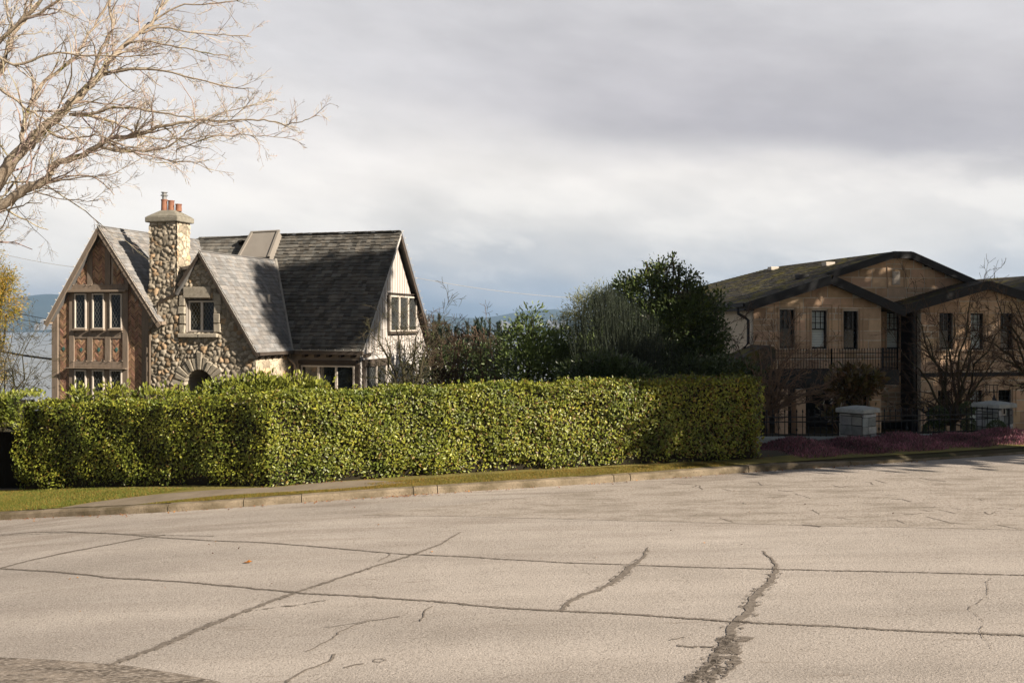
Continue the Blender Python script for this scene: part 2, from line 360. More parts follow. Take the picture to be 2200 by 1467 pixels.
crack([(1500, 1470), (1560, 1410), (1620, 1370)], .3, .58, .05, False)
crack([(1455, 1388), (1500, 1392), (1535, 1392)], .1, .5, .03)
crack([(815, 1205), (836, 1195), (840, 1188)], .05, .5)
crack([(632, 1467), (655, 1448), (690, 1428), (704, 1420), (715, 1405)], .035, .40, .03, False)
crack([(655, 1400), (690, 1382), (715, 1372), (735, 1360), (752, 1350), (758, 1342), (800, 1335), (860, 1325)], .022, .45, .03, False)
crack([(700, 1348), (745, 1343), (800, 1330)], .015, .5, .03, False); crack([(740, 1435), (780, 1425)], .03, .55, .02, False); crack([(560, 1310), (640, 1300), (700, 1290)], .05, .60, .03, False)
crack([(890, 1335), (905, 1318), (935, 1302)], .02, .40, .03, False)
crack([(2122, 1240), (2110, 1280), (2080, 1310), (2100, 1335), (2115, 1392)], .012, .58, .03, False)
crack([(1440, 1376), (1475, 1370)], .02, .4, .02, False)
crack([(1880, 1032), (1905, 1038)], .03, .3, .01, False); crack([(1975, 1028), (2035, 1034)], .05, .4, .02)
crack([(1725, 1128), (1765, 1131)], .06, .35, .02); crack([(1990, 1110), (2040, 1124), (2080, 1127)], .04, .45, .02); crack([(2145, 1128), (2190, 1136)], .05, .45, .02)
for k in range(26):
    x0, y0 = rng.uniform(1350, 2180), rng.uniform(1030, 1122); L = rng.uniform(12, 45)
    crack([(x0, y0), (x0+L*.5, y0+rng.normal(1, 2)), (x0+L, y0+rng.normal(3, 3))], rng.uniform(.015, .035), .46, .03, False)
# ring mark
th = np.linspace(0, 2*math.pi, 20); crack([(815+14.5*math.cos(a), 1419+4*math.sin(a)) for a in th], .014, .38, .0, False)
o = npmesh('road_joints', np.concatenate(CV), np.concatenate(CF), M['crack'], cols=np.concatenate(CC)); tag(o, kind='structure')

# ---- kerb
M['kerb'] = mat('weathered_kerb_concrete', (.36, .295, .21), (.15, .12, .07), scale=2.4, bump=.8, bscale=40, dist=.02, speck=(55, .60, .72, (.07, .06, .045)))
M['kerbtop'] = M['kerb']
kb = MB()
cut = [hit(x, y)[0] for x, y in [(355, 1102), (522, 1089), (648, 1079), (888, 1063), (940, 1060), (1320, 1036), (1355, 1033), (1610, 1015), (1830, 1000), (2050, 985)]]
cut = [-60, -40, -25, -18, -13]+cut+[16, 20, 26, 34, 50]
for a, b in zip(cut[:-1], cut[1:]):
    n = max(2, int((b-a)/.25)); xs = np.linspace(a+.008, b-.008, n)
    prof = [(0, -.05), (.010, .09), (.032, .125), (.15, .138), (.165, -.05)]
    base_i = len(kb.V)
    for x in xs:
        y = float(KY(x)); s = float(KY(x+.2)-KY(x-.2))/.4; nx_, ny_ = -s/math.hypot(s, 1), 1/math.hypot(s, 1); z = float(fx(x)); h = 1.0 if x < 5 else max(.35, 1-(x-5)*.16)
        j = rng.normal(0, .003, 10)
        for k, (o_, zz) in enumerate(prof): kb.V.append((x+nx_*(o_+j[k]), y+ny_*(o_+j[k]), z+zz*h+j[k+5]))
    for i in range(n-1):
        for k in range(4):
            p = base_i+i*5+k; kb.F.append([p, p+5, p+6, p+1]); kb.C.append((1, 1, 1))
    kb.F.append([base_i+k for k in range(5)]); kb.F.append([base_i+(n-1)*5+k for k in range(5)][::-1]); kb.C += [(1, 1, 1)]*2
tag(kb.build('kerb', M['kerb']), kind='structure')

# ---- concrete path crossing the verge
M['path'] = mat('old_path_concrete', (.36, .30, .225), (.25, .205, .15), scale=1.5, bump=.5, bscale=45, speck=(70, .6, .7, (.09, .075, .05)))
def verge_sheet(name, px_t, px_b, m, lift, n=40, m2=5):
    T = np.array([hit(x, y, .135) for x, y in px_t]); B = np.array([hit(x, y, .135) for x, y in px_b])
    def rs(L, k): s = np.linspace(0, 1, len(L)); u = np.linspace(0, 1, k); return np.stack([np.interp(u, s, L[:, i]) for i in range(3)], 1)
    T, B = rs(T, n), rs(B, n); G = np.array([T+(B-T)*w for w in np.linspace(0, 1, m2)]); G[..., 1] = np.maximum(G[..., 1], KY(G[..., 0])+.175)
    return grid_mesh(name, G[..., 0], G[..., 1], GZ(G[..., 0], G[..., 1])+lift, m)
verge_sheet('path', [(90, 1098), (200, 1079), (330, 1063), (450, 1053), (600, 1046), (700, 1036), (790, 1031)], [(96, 1098.5), (200, 1092), (300, 1083), (400, 1072), (477, 1064), (620, 1056), (740, 1049), (880, 1037)], M['path'], .006)

# ---- grass and moss on the verge
M['blade'] = mat('verge_grass_blade', (.22, .22, .05), (.32, .26, .08), rough=.7, scale=.9, bump=0, attr=True, trans=.3)
M['moss'] = mat('verge_moss', (.32, .27, .07), (.17, .15, .045), rough=1, scale=1.1, bump=1., bscale=35, dist=.03, contrast=(.3, .7))
xs = np.arange(-40, 30, .4); KYm = KY(xs)
Gm = np.stack([xs, KYm+.17], 1); w = np.linspace(0, 1, 6)
Yg = np.stack([KYm+.17+(HYf(xs)+.25-KYm-.17)*k for k in w], 1); Xg = np.repeat(xs[:, None], 6, 1)
grid_mesh('verge', Xg, Yg, GZ(Xg, Yg)+.004, M['moss'])
def blades(name, P, h, m, hsd=.3, lean=.5, wd=.006, tint=None):
    n = len(P); a = rng.uniform(0, 2*math.pi, n); sd = np.stack([np.cos(a), np.sin(a), 0*a], 1)*wd
    ln = np.stack([rng.normal(0, lean, n), rng.normal(0, lean, n), np.ones(n)], 1); ln *= (h*np.clip(rng.normal(1, hsd, n), .3, 2))[:, None]
    V = np.concatenate([P-sd, P+sd, P+ln], 0); i = np.arange(n); Fq = np.stack([i, i+n, i+2*n], 1)
    c = rng.uniform(.6, 1.3, (n, 1))*np.ones((1, 3)) if tint is None else tint
    return npmesh(name, V, Fq, m, cols=c)
def inside(poly, X, Y):
    c = np.zeros(len(X), bool); j = len(poly)-1
    for i in range(len(poly)):
        xi, yi = poly[i]; xj, yj = poly[j]; t = ((yi > Y) != (yj > Y)) & (X < (xj-xi)*(Y-yi)/(yj-yi+1e-12)+xi); c ^= t; j = i
    return c
def scat(px, dens):
    Q = [hit(x, y, .135)[:2] for x, y in px]; a = np.array(Q); lo, hi = a.min(0), a.max(0); n = int(np.prod(hi-lo)*dens)
    X, Y = rng.uniform(lo[0], hi[0], n), rng.uniform(lo[1], hi[1], n); k = inside(Q, X, Y) & (Y > KY(X)+.17); X, Y = X[k], Y[k]
    return np.stack([X, Y, GZ(X, Y)], 1)
Pg = scat([(-40, 1055), (30, 1054), (420, 1050), (330, 1062), (200, 1078), (90, 1097), (-40, 1098)], 5200)
tint = rng.uniform(.6, 1.25, (len(Pg), 1))*np.where(rng.random((len(Pg), 1)) < .28, A(1.5, 1.1, .9), A(.75, 1.0, .7))
o = blades('verge_grass', Pg, .032, M['blade'], tint=tint); tag(o, 'short patchy green grass on the verge at the left', 'grass', kind='stuff')
Pg = np.concatenate([scat([(200, 1093), (300, 1084), (400, 1073), (477, 1065), (620, 1057), (740, 1050), (880, 1038), (740, 1066), (520, 1080), (355, 1093)], 4200),
                     scat([(780, 1040), (880, 1030), (1100, 1016), (1320, 1003), (1560, 992), (1600, 1004), (1320, 1023), (1100, 1038), (890, 1051)], 2600)])
tint = rng.uniform(.6, 1.2, (len(Pg), 1))*np.where(rng.random((len(Pg), 1)) < .55, A(1.35, 1.0, .8), A(.9, .95, .6))
o = blades('mossy_grass', Pg, .024, M['blade'], tint=tint); tag(o, 'yellowed mossy grass strip between hedge and kerb', 'grass', kind='stuff')
# leaf litter along the hedge foot and in the gutter
M['litter'] = mat('fallen_leaf_litter', (.30, .16, .06), (.16, .07, .03), rough=.8, scale=9, bump=0, attr=True)
def litter(P, s):
    n = len(P); a = rng.uniform(0, 6.28, n); L = s*rng.uniform(.5, 1.3, n); d = np.stack([np.cos(a)*L, np.sin(a)*L, rng.normal(0, .25, n)*L], 1); e = np.stack([-np.sin(a)*L*.55, np.cos(a)*L*.55, rng.normal(0, .25, n)*L], 1)
    P = P+A(0, 0, .012); V = np.concatenate([P-d, P-e, P+d, P+e], 0); i = np.arange(n); return V, np.stack([i, i+n, i+2*n, i+3*n], 1)
Pl = np.concatenate([scat([(560, 1049), (900, 1024), (1320, 1000), (1660, 985), (1660, 978), (1000, 1010), (560, 1036)], 170)])
gx_ = np.concatenate([rng.uniform(-12, 9, 420), rng.normal(-2.0, .35, 120)]); gy_ = KY(gx_)-np.abs(rng.normal(0, .10, len(gx_)))-.02
Pl = np.concatenate([Pl, np.stack([gx_, gy_, fx(gx_)], 1), np.stack([(q := rng.uniform(-14, 10, 60)), KY(q)-rng.uniform(.2, 7, 60), fx(q)], 1)])
V, Fq = litter(Pl, .02); c = rng.uniform(.5, 1.6, (len(Pl), 1))*np.where(rng.random((len(Pl), 1)) < .35, A(1.4, 1.3, .9), A(1.1, .7, .5))
tag(npmesh('leaf_litter', V, Fq, M['litter'], cols=c), 'scattered small dry leaves under the hedge and along the gutter', 'fallen leaves', kind='stuff')
M['orange'] = mat('orange_leaf', (.55, .22, .03), (.4, .12, .02), bump=0)
p = hit(533, 1209); V = np.array([[-.07, 0, .012], [-.02, -.04, .02], [.02, -.02, .015], [.07, -.03, .03], [.05, .02, .02], [0, .045, .035], [-.03, .02, .015]])+p
mb = MB(); mb.add(V, [(0, 1, 2, 6), (2, 3, 4), (2, 4, 5, 6)]); tag(mb.build('fallen_leaf', M['orange'], origin=p), 'single orange fallen leaf lying alone on the open road slab', 'fallen leaf')

# ---- sea, far shore, hills
M['water'] = mat('grey_sea_water', (.16, .18, .19), (.20, .22, .23), rough=.34, scale=.004, bump=.35, bscale=.35, dist=.3, spec=.5, stretch=(.35, 1, 1))
wz = -50+EYE
o = npmesh('water', A([-9000, 250, wz], [9000, 250, wz], [9000, 6100, wz], [-9000, 6100, wz]), np.array([[0, 1, 2, 3]]), M['water']); tag(o, kind='structure')
M['hill'] = mat('far_forest_hills', (.035, .06, .05), (.06, .085, .075), rough=1, scale=.003, bump=0)
def ridge(y0, depth, hfun, x0=-6000, x1=6500, n=260):
    X = np.linspace(x0, x1, n); k = np.array([0, .12, .3, .55, .8, 1.0]); pr = np.array([0, .25, .6, .9, 1., .7])
    h = hfun(X); Xg = np.repeat(X[:, None], 6, 1); Yg = y0+depth*k[None]+0*Xg; Zg = wz-2+h[:, None]*pr[None]*(1+.06*np.sin(Xg/130.+k*9)); return Xg, Yg, Zg
def hf(X): return 60+14*np.sin(X/420.)+8*np.sin(X/170.+1)+5*np.sin(X/60.)
Xh, Yh, Zh = ridge(5700, 900, lambda X: 24+6*np.sin(X/300.)+3*np.sin(X/90.)); grid_mesh('far_shore', Xh, Yh, Zh, M['hill'])
def hf2(X): return np.interp(X, [-7500, -4600, -3600, -2600, -1200, -400, 0, 350, 700, 2000, 8000], [250, 260, 270, 225, 150, 120, 130, 165, 110, 150, 250])+16*np.sin(X/370.)+7*np.sin(X/130.+.5)
Xh, Yh, Zh = ridge(6800, 2200, hf2, -7500, 8000); grid_mesh('hills', Xh, Yh, Zh, M['hill'])
# far city buildings
M['farb'] = mat('far_pale_buildings', (.42, .41, .40), (.30, .30, .30), bump=0, scale=.02)
fr = random.Random(3)
def far_building(x, label_side):
    b = MB(); D = fr.uniform(5750, 6100); X_ = (x-CX)/FL*D; w, h, d = fr.uniform(14, 34), fr.uniform(20, 62), fr.uniform(15, 30); z = wz+10
    org = A(X_, D, z); f = Fr(org, (1, 0, 0), (0, 0, 1), (0, -1, 0)); b.fbox(f, -w/2, 0, -d, w/2, h, 0); b.fbox(f, -w/4, h, -d*.7, w/4, h+4, -d*.3)
    for k in range(int(h/7)): b.fbox(f, -w/2-.4, 4+k*7, -d, w/2+.4, 5.2+k*7, .6)
    o = b.build('far_building', M['farb'], origin=org)
    tag(o, 'pale tiny city building on the far shore '+label_side, 'building', 'pale buildings on the far shore')
for x in (78, 84, 90, 97, 104, 111): far_building(x, 'seen left of the stone house')
for x in (1078, 1086, 1093, 1101, 1107, 1114, 1122, 1160, 1180, 1190, 1196, 1203, 1210): far_building(x, 'seen between the garden bushes')

# ---- overhead wires
M['cable'] = mat('black_cable', (.02, .02, .02), bump=0, rough=.6); M['wirew'] = mat('pale_wire', (.50, .49, .46), bump=0, rough=.6)
def wire(p, q, sag, r, m, label, name='overhead_wire'):
    p, q = A(*p), A(*q); t = np.linspace(0, 1, 25); P = p+(q-p)*t[:, None]; P[:, 2] -= sag*4*t*(1-t)
    b = MB(); b.tube(P, r, 5); tag(b.build(name, m, origin=p), label, 'wire')
wire(at(-150, 500, 42), at(300, 585, 40), .35, .009, M['wirew'], 'pale thin wire running from the left edge behind the timbered gable')
wire(at(-120, 722, 34), at(160, 775, 33), .15, .035, M['cable'], 'thick black cable sloping across the sea at the left', 'overhead_cable')
wire(at(-80, 640, 45), at(140, 692, 44), .1, .014, M['cable'], 'upper of the two thin dark wires crossing the far hills')
wire(at(-80, 655, 45), at(140, 702, 44), .1, .014, M['cable'], 'lower of the two thin dark wires crossing the far hills')
wire(at(860, 590, 48), at(1420, 640, 60), .45, .011, M['wirew'], 'pale thin wire stretched across the sky between the two houses')
# ================================================================== stone and timber house
TH = math.radians(16); U = A(math.cos(TH), -math.sin(TH), 0); Vv = A(math.sin(TH), math.cos(TH), 0); ZZ = A(0, 0, 1)
M['timber'] = mat('brown_timber', (.33, .265, .21), (.25, .20, .155), scale=5, bump=.35, bscale=35, stretch=(3, 3, .6))
M['timber_dark'] = mat('dark_brown_trim', (.10, .08, .065), bump=.2)
M['trim'] = mat('pale_window_trim', (.62, .57, .50), (.52, .47, .41), rough=.6, bump=.05)
M['trimtan'] = mat('tan_painted_trim', (.36, .29, .225), (.30, .24, .185), rough=.7, bump=.1)
M['brick'] = mat('herringbone_brick', (.58, .37, .24), (.43, .26, .17), scale=14, bump=.4, bscale=70, attr=True)
M['mortar'] = mat('brick_mortar', (.60, .50, .40), bump=.3)
M['stone'] = mat('rubble_stone', (.46, .435, .385), (.32, .30, .26), scale=9, bump=.7, bscale=45, attr=True, dist=.015, speck=(30, .62, .72, (.15, .13, .11)))
M['shingle'] = mat('grey_asphalt_shingles', (.30, .295, .285), (.235, .23, .225), scale=6, bump=.4, bscale=90, attr=True, dist=.006)
M['shingle_old'] = mat('dark_weathered_shakes', (.185, .175, .155), (.080, .078, .070), scale=2.5, bump=.7, bscale=50, attr=True, dist=.01, contrast=(.25, .75))
M['board'] = mat('pinkish_white_boards', (.50, .485, .47), (.43, .415, .40), scale=2.2, bump=.15, bscale=40, stretch=(2, 2, .5))
M['siding'] = mat('beige_lap_siding', (.48, .40, .33), (.40, .335, .275), scale=3, bump=.2)
M['glass'] = mat('dark_window_glass', (.012, .016, .018), (.02, .025, .026), rough=.06, scale=2, bump=0, spec=.55)
M['lead'] = mat('lead_cames', (.24, .25, .24), rough=.5, bump=0)
M['terra'] = mat('terracotta_pot', (.36, .17, .10), (.27, .12, .08), scale=6, bump=.2, rough=.7)
M['metal'] = mat('galvanised_metal', (.55, .55, .54), rough=.35, metal=.7, bump=0)
M['flash'] = mat('pale_valley_flashing', (.40, .38, .34), rough=.5, bump=.1)
M['bulb'] = mat('clear_light_clips', (.78, .76, .70), rough=.3, bump=0)
M['dark'] = mat('dark_interior', (.010, .009, .008), rough=1, bump=0)
M['stucco'] = mat('grey_tan_stucco', (.33, .305, .27), (.29, .265, .235), scale=2, bump=.3, bscale=70)
M['tile'] = mat('teal_glazed_tile', (.10, .24, .22), rough=.25, bump=0)

def spans(poly, b):
    xs = []; n = len(poly)
    for i in range(n):
        (x0, y0), (x1, y1) = poly[i], poly[(i+1) % n]
        if (y0 > b) != (y1 > b): xs.append(x0+(x1-x0)*(b-y0)/(y1-y0))
    xs.sort(); return [(xs[i], xs[i+1]) for i in range(0, len(xs)-1, 2)]
def cutspans(sp, holes, b):
    for a0, b0, a1, b1 in holes:
        if b0 < b < b1:
            o = []
            for x0, x1 in sp:
                if a1 <= x0 or a0 >= x1: o.append((x0, x1)); continue
                if a0 > x0: o.append((x0, a0))
                if a1 < x1: o.append((a1, x1))
            sp = o
    return sp
def shingles(name, pts, m, parent, course=.14, wr=(.12, .26), th=.016, R=None, deck=.06, deckmat=None, ragged=.012, tone=(.78, 1.22), hue=.04):
    R = R or random.Random(1); f, poly = face_frame(pts); mb = MB()
    b0 = min(p[1] for p in poly); b1 = max(p[1] for p in poly); k = 0; b = b0-.02
    while b < b1:
        sp = spans(poly, min(max(b+course*.5, b0+1e-3), b1-1e-3))
        for x0, x1 in sp:
            x = x0-R.random()*.1; rowtone = R.uniform(.93, 1.07)
            while x < x1:
                w = R.uniform(*wr); xa, xb = max(x, x0), min(x+w, x1)-.004; x += w
                if xb-xa < .01: continue
                t = R.uniform(*tone)*rowtone; h = R.uniform(-hue, hue); mb.c = (t*(1+h), t, t*(1-h)); r = R.uniform(-ragged, ragged); th_ = th*R.uniform(.8, 1.3)
                lo, hi = b+r, min(b+course*1.05, b1)
                p = [f.W(xa, lo, .003), f.W(xb, lo, .003), f.W(xb, hi, .001), f.W(xa, hi, .001), f.W(xa, lo, th_), f.W(xb, lo, th_), f.W(xb, hi, .004), f.W(xa, hi, .004)]
                mb.add(p, [(4, 5, 6, 7), (0, 1, 5, 4), (0, 4, 7, 3), (1, 2, 6, 5)])
        b += course
    mb.c = (.6, .6, .6); mb.prism(f, poly, -deck, 0)
    return mb.build(name, m, parent), f, poly

def stonewall(mb, f, poly, holes=(), res=.028, cell=.15, depth=.05, R=None, mort=.16, arch=None, tint=((.80, .74, .64), (1.15, 1.08, .98)), vs=.8):
    """rubble facing: real relief, one colour per stone"""
    R = R or np.random.default_rng(4); P = np.array(poly); lo, hi = P.min(0), P.max(0)
    nx, ny = int((hi[0]-lo[0])/res)+2, int((hi[1]-lo[1])/res)+2
    X, Y = np.meshgrid(lo[0]+np.arange(nx)*res, lo[1]+np.arange(ny)*res, indexing='ij')
    sx = np.arange(lo[0]-cell, hi[0]+cell, cell); sy = np.arange(lo[1]-cell, hi[1]+cell, cell*vs)
    S = np.stack(np.meshgrid(sx, sy, indexing='ij'), -1).reshape(-1, 2); S = S+R.uniform(-.46, .46, S.shape)*cell*A(1, vs)
    keep = R.random(len(S)) > .33; S = S[keep]; H = R.uniform(.35, 1.0, len(S)); Tt = R.uniform(0, 1, (len(S), 1)); Cc = A(*tint[0])*(1-Tt)+A(*tint[1])*Tt
    Cc = Cc*np.where(R.random((len(S), 1)) < .18, A(1.12, .92, .74), A(1, 1, 1))*np.where(R.random((len(S), 1)) < .2, .66, 1)
    q = np.stack([X.ravel(), Y.ravel()], 1); d1 = np.full(len(q), 9.); d2 = np.full(len(q), 9.); id1 = np.zeros(len(q), int)
    wp = q+.012*np.stack([np.sin(q[:, 1]*31)+np.sin(q[:, 0]*47), np.sin(q[:, 0]*37)+np.sin(q[:, 1]*53)], 1)
    for k in range(len(S)):
        d = np.hypot(wp[:, 0]-S[k, 0], (wp[:, 1]-S[k, 1])/.85); n1_ = d < d1; d2 = np.where(n1_, d1, np.minimum(d2, d)); id1[n1_] = k; d1 = np.minimum(d1, d)
    e = (d2-d1)/cell; dome = np.sqrt(np.clip((e-mort*.6)/.55, 0, 1)); h = depth*dome*H[id1]+depth*.10*np.sin(q[:, 0]*90+q[:, 1]*70)*dome*.5
    colv = np.where((e < mort)[:, None], A(.62, .58, .50), Cc[id1])
    V = f.o+f.ex*q[:, :1]+f.ey*q[:, 1:]+f.en*h[:, None]; i = np.arange(nx*ny).reshape(nx, ny)
    Fq = np.stack([i[:-1, :-1], i[1:, :-1], i[1:, 1:], i[:-1, 1:]], -1).reshape(-1, 4); c = q[Fq].mean(1); k = inside(list(poly), c[:, 0], c[:, 1])
    for a0, b0, a1, b1 in holes: k &= ~((c[:, 0] > a0) & (c[:, 0] < a1) & (c[:, 1] > b0) & (c[:, 1] < b1))
    if arch: k &= ~((np.hypot(c[:, 0]-arch[0], c[:, 1]-arch[1]) < arch[2]) | ((np.abs(c[:, 0]-arch[0]) < arch[2]) & (c[:, 1] < arch[1])))
    Fq = Fq[k]; mb.append((V, Fq, colv[Fq[:, 0]]))
def join_np(name, parts, m, parent):
    b = 0; VV, FF, CC_ = [], [], []
    for V, Fq, c in parts: VV.append(V); FF.append(Fq+b); CC_.append(c); b += len(V)
    return npmesh(name, np.concatenate(VV), np.concatenate(FF), m, parent, cols=np.concatenate(CC_), smooth=False)
def herring(f, poly, R, L=.19, W_=.0475, c0=.012):
    mb = MB(); n = 4; P = np.array(poly); lo, hi = P.min(0), P.max(0); cx, cy = (lo+hi)/2; rad = float(np.hypot(*(hi-lo))/2)+L; r2 = math.sqrt(.5); N = int(rad/W_)+3
    for i in range(-N, N+1):
        for j in range(-N//n-2, N//n+3):
            for (x, y, w, h) in ((i+j*2*n, i, n, 1), (i+n+j*2*n, i-n+1, 1, n)):
                ax, ay = x*W_, y*W_; mx_, my_ = ax+w*W_/2, ay+h*W_/2; X = cx+(mx_-my_)*r2; Y = cy+(mx_+my_)*r2
                if not (lo[0] < X < hi[0] and lo[1] < Y < hi[1]): continue
                if not inside(poly, np.array([X]), np.array([Y]))[0]: continue
                t = R.uniform(.45, 1.35); mb.c = (t, t*R.uniform(.85, 1.1), t*.95); g_ = .0075; c1 = c0+R.uniform(.004, .014)
                cs = [(ax+g_, ay+g_), (ax+w*W_-g_, ay+g_), (ax+w*W_-g_, ay+h*W_-g_), (ax+g_, ay+h*W_-g_)]
                q = [(cx+(a-b)*r2, cy+(a+b)*r2) for a, b in cs]; mb.add([f.W(a, b, 0.0) for a, b in q]+[f.W(a, b, c1) for a, b in q], [(4, 5, 6, 7), (0, 1, 5, 4), (1, 2, 6, 5), (2, 3, 7, 6), (3, 0, 4, 7)])
    return mb
def casement(f, px0, px1, parent, n=1, fw=.045, c=.0, m='trim', lattice=True, dsp=(.125, .20), dep=.055):
    (a0, b1), (a1, b0) = f.px(*px0), f.px(*px1); mb = MB()
    mb.fbox(f, a0, b0, c, a0+fw, b1, c+dep); mb.fbox(f, a1-fw, b0, c, a1, b1, c+dep); mb.fbox(f, a0+fw, b1-fw, c, a1-fw, b1, c+dep); mb.fbox(f, a0+fw, b0, c, a1-fw, b0+fw, c+dep)
    wds = (a1-a0)/n
    for k in range(1, n): mb.fbox(f, a0+k*wds-fw*.8, b0+fw, c, a0+k*wds+fw*.8, b1-fw, c+dep+.004)
    w = mb.build('window', M[m], parent, bevel=.004)
    p = MB(); p.fbox(f, a0+fw, b0+fw, c-.01, a1-fw, b1-fw, c+.018); p.build('pane', M['glass'], w)
    if lattice:
        l = MB(); lw = .0048
        for k in range(n):
            xa, xb, ya, yb = a0+k*wds+fw, a0+(k+1)*wds-fw, b0+fw, b1-fw; sl_ = dsp[1]/dsp[0]
            for sgn in (1, -1):
                cst = ya-(xb-xa)*sl_ if sgn > 0 else ya; end = yb if sgn > 0 else yb+(xb-xa)*sl_; q = cst
                while q < end:   # line y = q + sgn*sl*(x-xa)
                    P_ = []
                    for x in (xa, xb):
                        y = q+sgn*sl_*(x-xa)
                        if ya <= y <= yb: P_.append((x, y))
                    for y in (ya, yb):
                        x = xa+(y-q)/(sgn*sl_)
                        if xa < x < xb: P_.append((x, y))
                    if len(P_) >= 2:
                        (x0, y0), (x1, y1) = P_[0], P_[1]; L_ = math.hypot(x1-x0, y1-y0)
                        if L_ > .03:
                            nx_, ny_ = -(y1-y0)/L_*lw, (x1-x0)/L_*lw
                            l.add([f.W(x0+nx_, y0+ny_, c+.022), f.W(x1+nx_, y1+ny_, c+.022), f.W(x1-nx_, y1-ny_, c+.022), f.W(x0-nx_, y0-ny_, c+.022)], [(0, 1, 2, 3)])
                    q += dsp[1]*1.0
        l.build('lead_lattice', M['lead'], w)
    return w
def pbox(mb, f, x0, y0, x1, y1, c0, c1):
    (a0, b1), (a1, b0) = f.px(x0, y0), f.px(x1, y1); mb.fbox(f, a0, b0, c0, a1, b1, c1); return mb

def VP(v): return Fr(Vv*v+A(0, 0, 0), U, ZZ, -Vv)       # wall plane across the view at depth v
def UP(u): return Fr(U*u, Vv, ZZ, U)                     # gable plane at u
def uvz(u, v, z): return U*u+Vv*v+ZZ*z
GA = -4.1+EYE                                            # garden level at the house
hA = thing('stone_house', uvz(-17, 28, GA), 'storybook stone house with steep shingled gables, herringbone brick panels and a tall rubble chimney', 'house')
R = random.Random(8)
# ---------- left timbered wing
F1 = VP(26.45); F1r = VP(26.15)
aL, bL = F1r.px(100, 688); aR, bR = F1r.px(341, 690); aT, bT = F1r.px(211, 484)
slopeR = (bT-bR)/(aR-aT)
w0, _ = F1.px(113, 700); w1, _ = F1.px(321, 700)
wall = MB(); eL = F1.px(113, 676); eR = F1.px(321, 676); top = F1.px(211, 500)
wallpoly = [(w0, GA), (w1, GA), (w1, F1.px(321, 668)[1]), top, (w0, F1.px(113, 676)[1])]
wall.prism(F1, wallpoly, -7.5, 0); wall.build('wing_wall', M['timber'], hA)
def brick_panel(px, diam=None):
    q = F1.pts(px); mb = MB(); mb.prism(F1, q, .0, .008); mo = mb.build('brick_panel', M['mortar'], hA)
    b = herring(F1, q, R); b.build('bricks', M['brick'], mo)
    if diam:
        a, b_ = F1.px(*diam); s = .06; t = MB(); t.prism(F1, [(a-s, b_), (a, b_-s*1.3), (a+s, b_), (a, b_+s*1.3)], .02, .034); t.build('tile', M['tile'], mo)
brick_panel([(126, 870), (150.5, 870), (150.5, 632), (144, 637), (126, 668)], (138, 749))
brick_panel([(277, 870), (305.5, 870), (305.5, 668), (300, 655), (277, 622)])
brick_panel([(199.5, 611), (227, 611), (227, 531), (215, 514), (212, 514), (199.5, 537)])
brick_panel([(163, 611), (188, 611), (188, 561)]); brick_panel([(239.5, 611), (265, 611), (264, 596), (239.5, 553)])
for x0, x1 in ((163, 188.5), (200.5, 226.5), (238.5, 264)): brick_panel([(x0, 775), (x1, 775), (x1, 728), (x0, 728)], ((x0+x1)/2, 751))
tb = MB()
for x0, x1, y0, y1, c in ((113, 125.8, 662, 870, .045), (151, 161.5, 626, 870, .06), (189, 200, 535, 870, .045), (227, 238.5, 535, 870, .045), (265.5, 277, 626, 870, .06), (306, 321.5, 668, 870, .045),
                          (149, 278, 612, 626, .065), (161.5, 189, 712.5, 727, .04), (200, 227, 712.5, 727, .04), (238.5, 265.5, 712.5, 727, .04), (161.5, 265.5, 776, 790, .05)):
    pbox(tb, F1, x0, y0, x1, y1, 0, c)
tb.build('timber_frame', M['timber'], hA, bevel=.006)
# small pegs
for x in (161, 189, 200, 227, 238, 266):
    for y in (612.5, 713, 775):
        a, b_ = F1.px(x, y); pg = MB(); pg.tube([F1.W(a, b_, .05), F1.W(a-.0, b_, .10)], .012, 6); pg.build('timber_peg', M['trimtan'], hA)
for y0, y1 in ((624, 627), (789, 792.5)): lg = MB(); pbox(lg, F1, 147, y0, 277.5, y1, 0, .20); lg.build('ledge', M['trimtan'], hA, bevel=.005)
for x0, x1 in ((163, 188), (201, 226.5), (239, 265)):
    casement(F1, (x0, 630.5), (x1, 707), hA, c=.03, dsp=(.11, .185)); casement(F1, (x0, 794), (x1, 872), hA, c=.03, dsp=(.11, .185))
    s_ = MB(); pbox(s_, F1, x0-1.5, 706, x1+1.5, 710, .02, .14); s_.build('window_sill', M['trimtan'], hA)
vb = 34.8
for nm, (aE, bE), r_ in (('left', (aL, bL), 1), ('right', (aR, bR), 2)):
    pts = [uvz(aE, 26.15, bE), uvz(aE, vb, bE), uvz(aT, vb, bT), uvz(aT, 26.15, bT)]
    shingles('wing_roof', pts, M['shingle'], hA, course=.15, R=random.Random(r_))
def rake(mb, f, p, q, w=.05, h=.14, c=.0):
    P, Q = f.W(*p, c), f.W(*q, c); mb.beam(P-ZZ*(h/2+.07), Q-ZZ*(h/2+.07), w, h, up=ZZ)
rk = MB(); rake(rk, F1r, (aL-.03, bL-.02), (aT, bT)); rake(rk, F1r, (aT, bT), (aR+.03, bR-.02)); 
rk.build('bargeboard', M['timber'], hA)
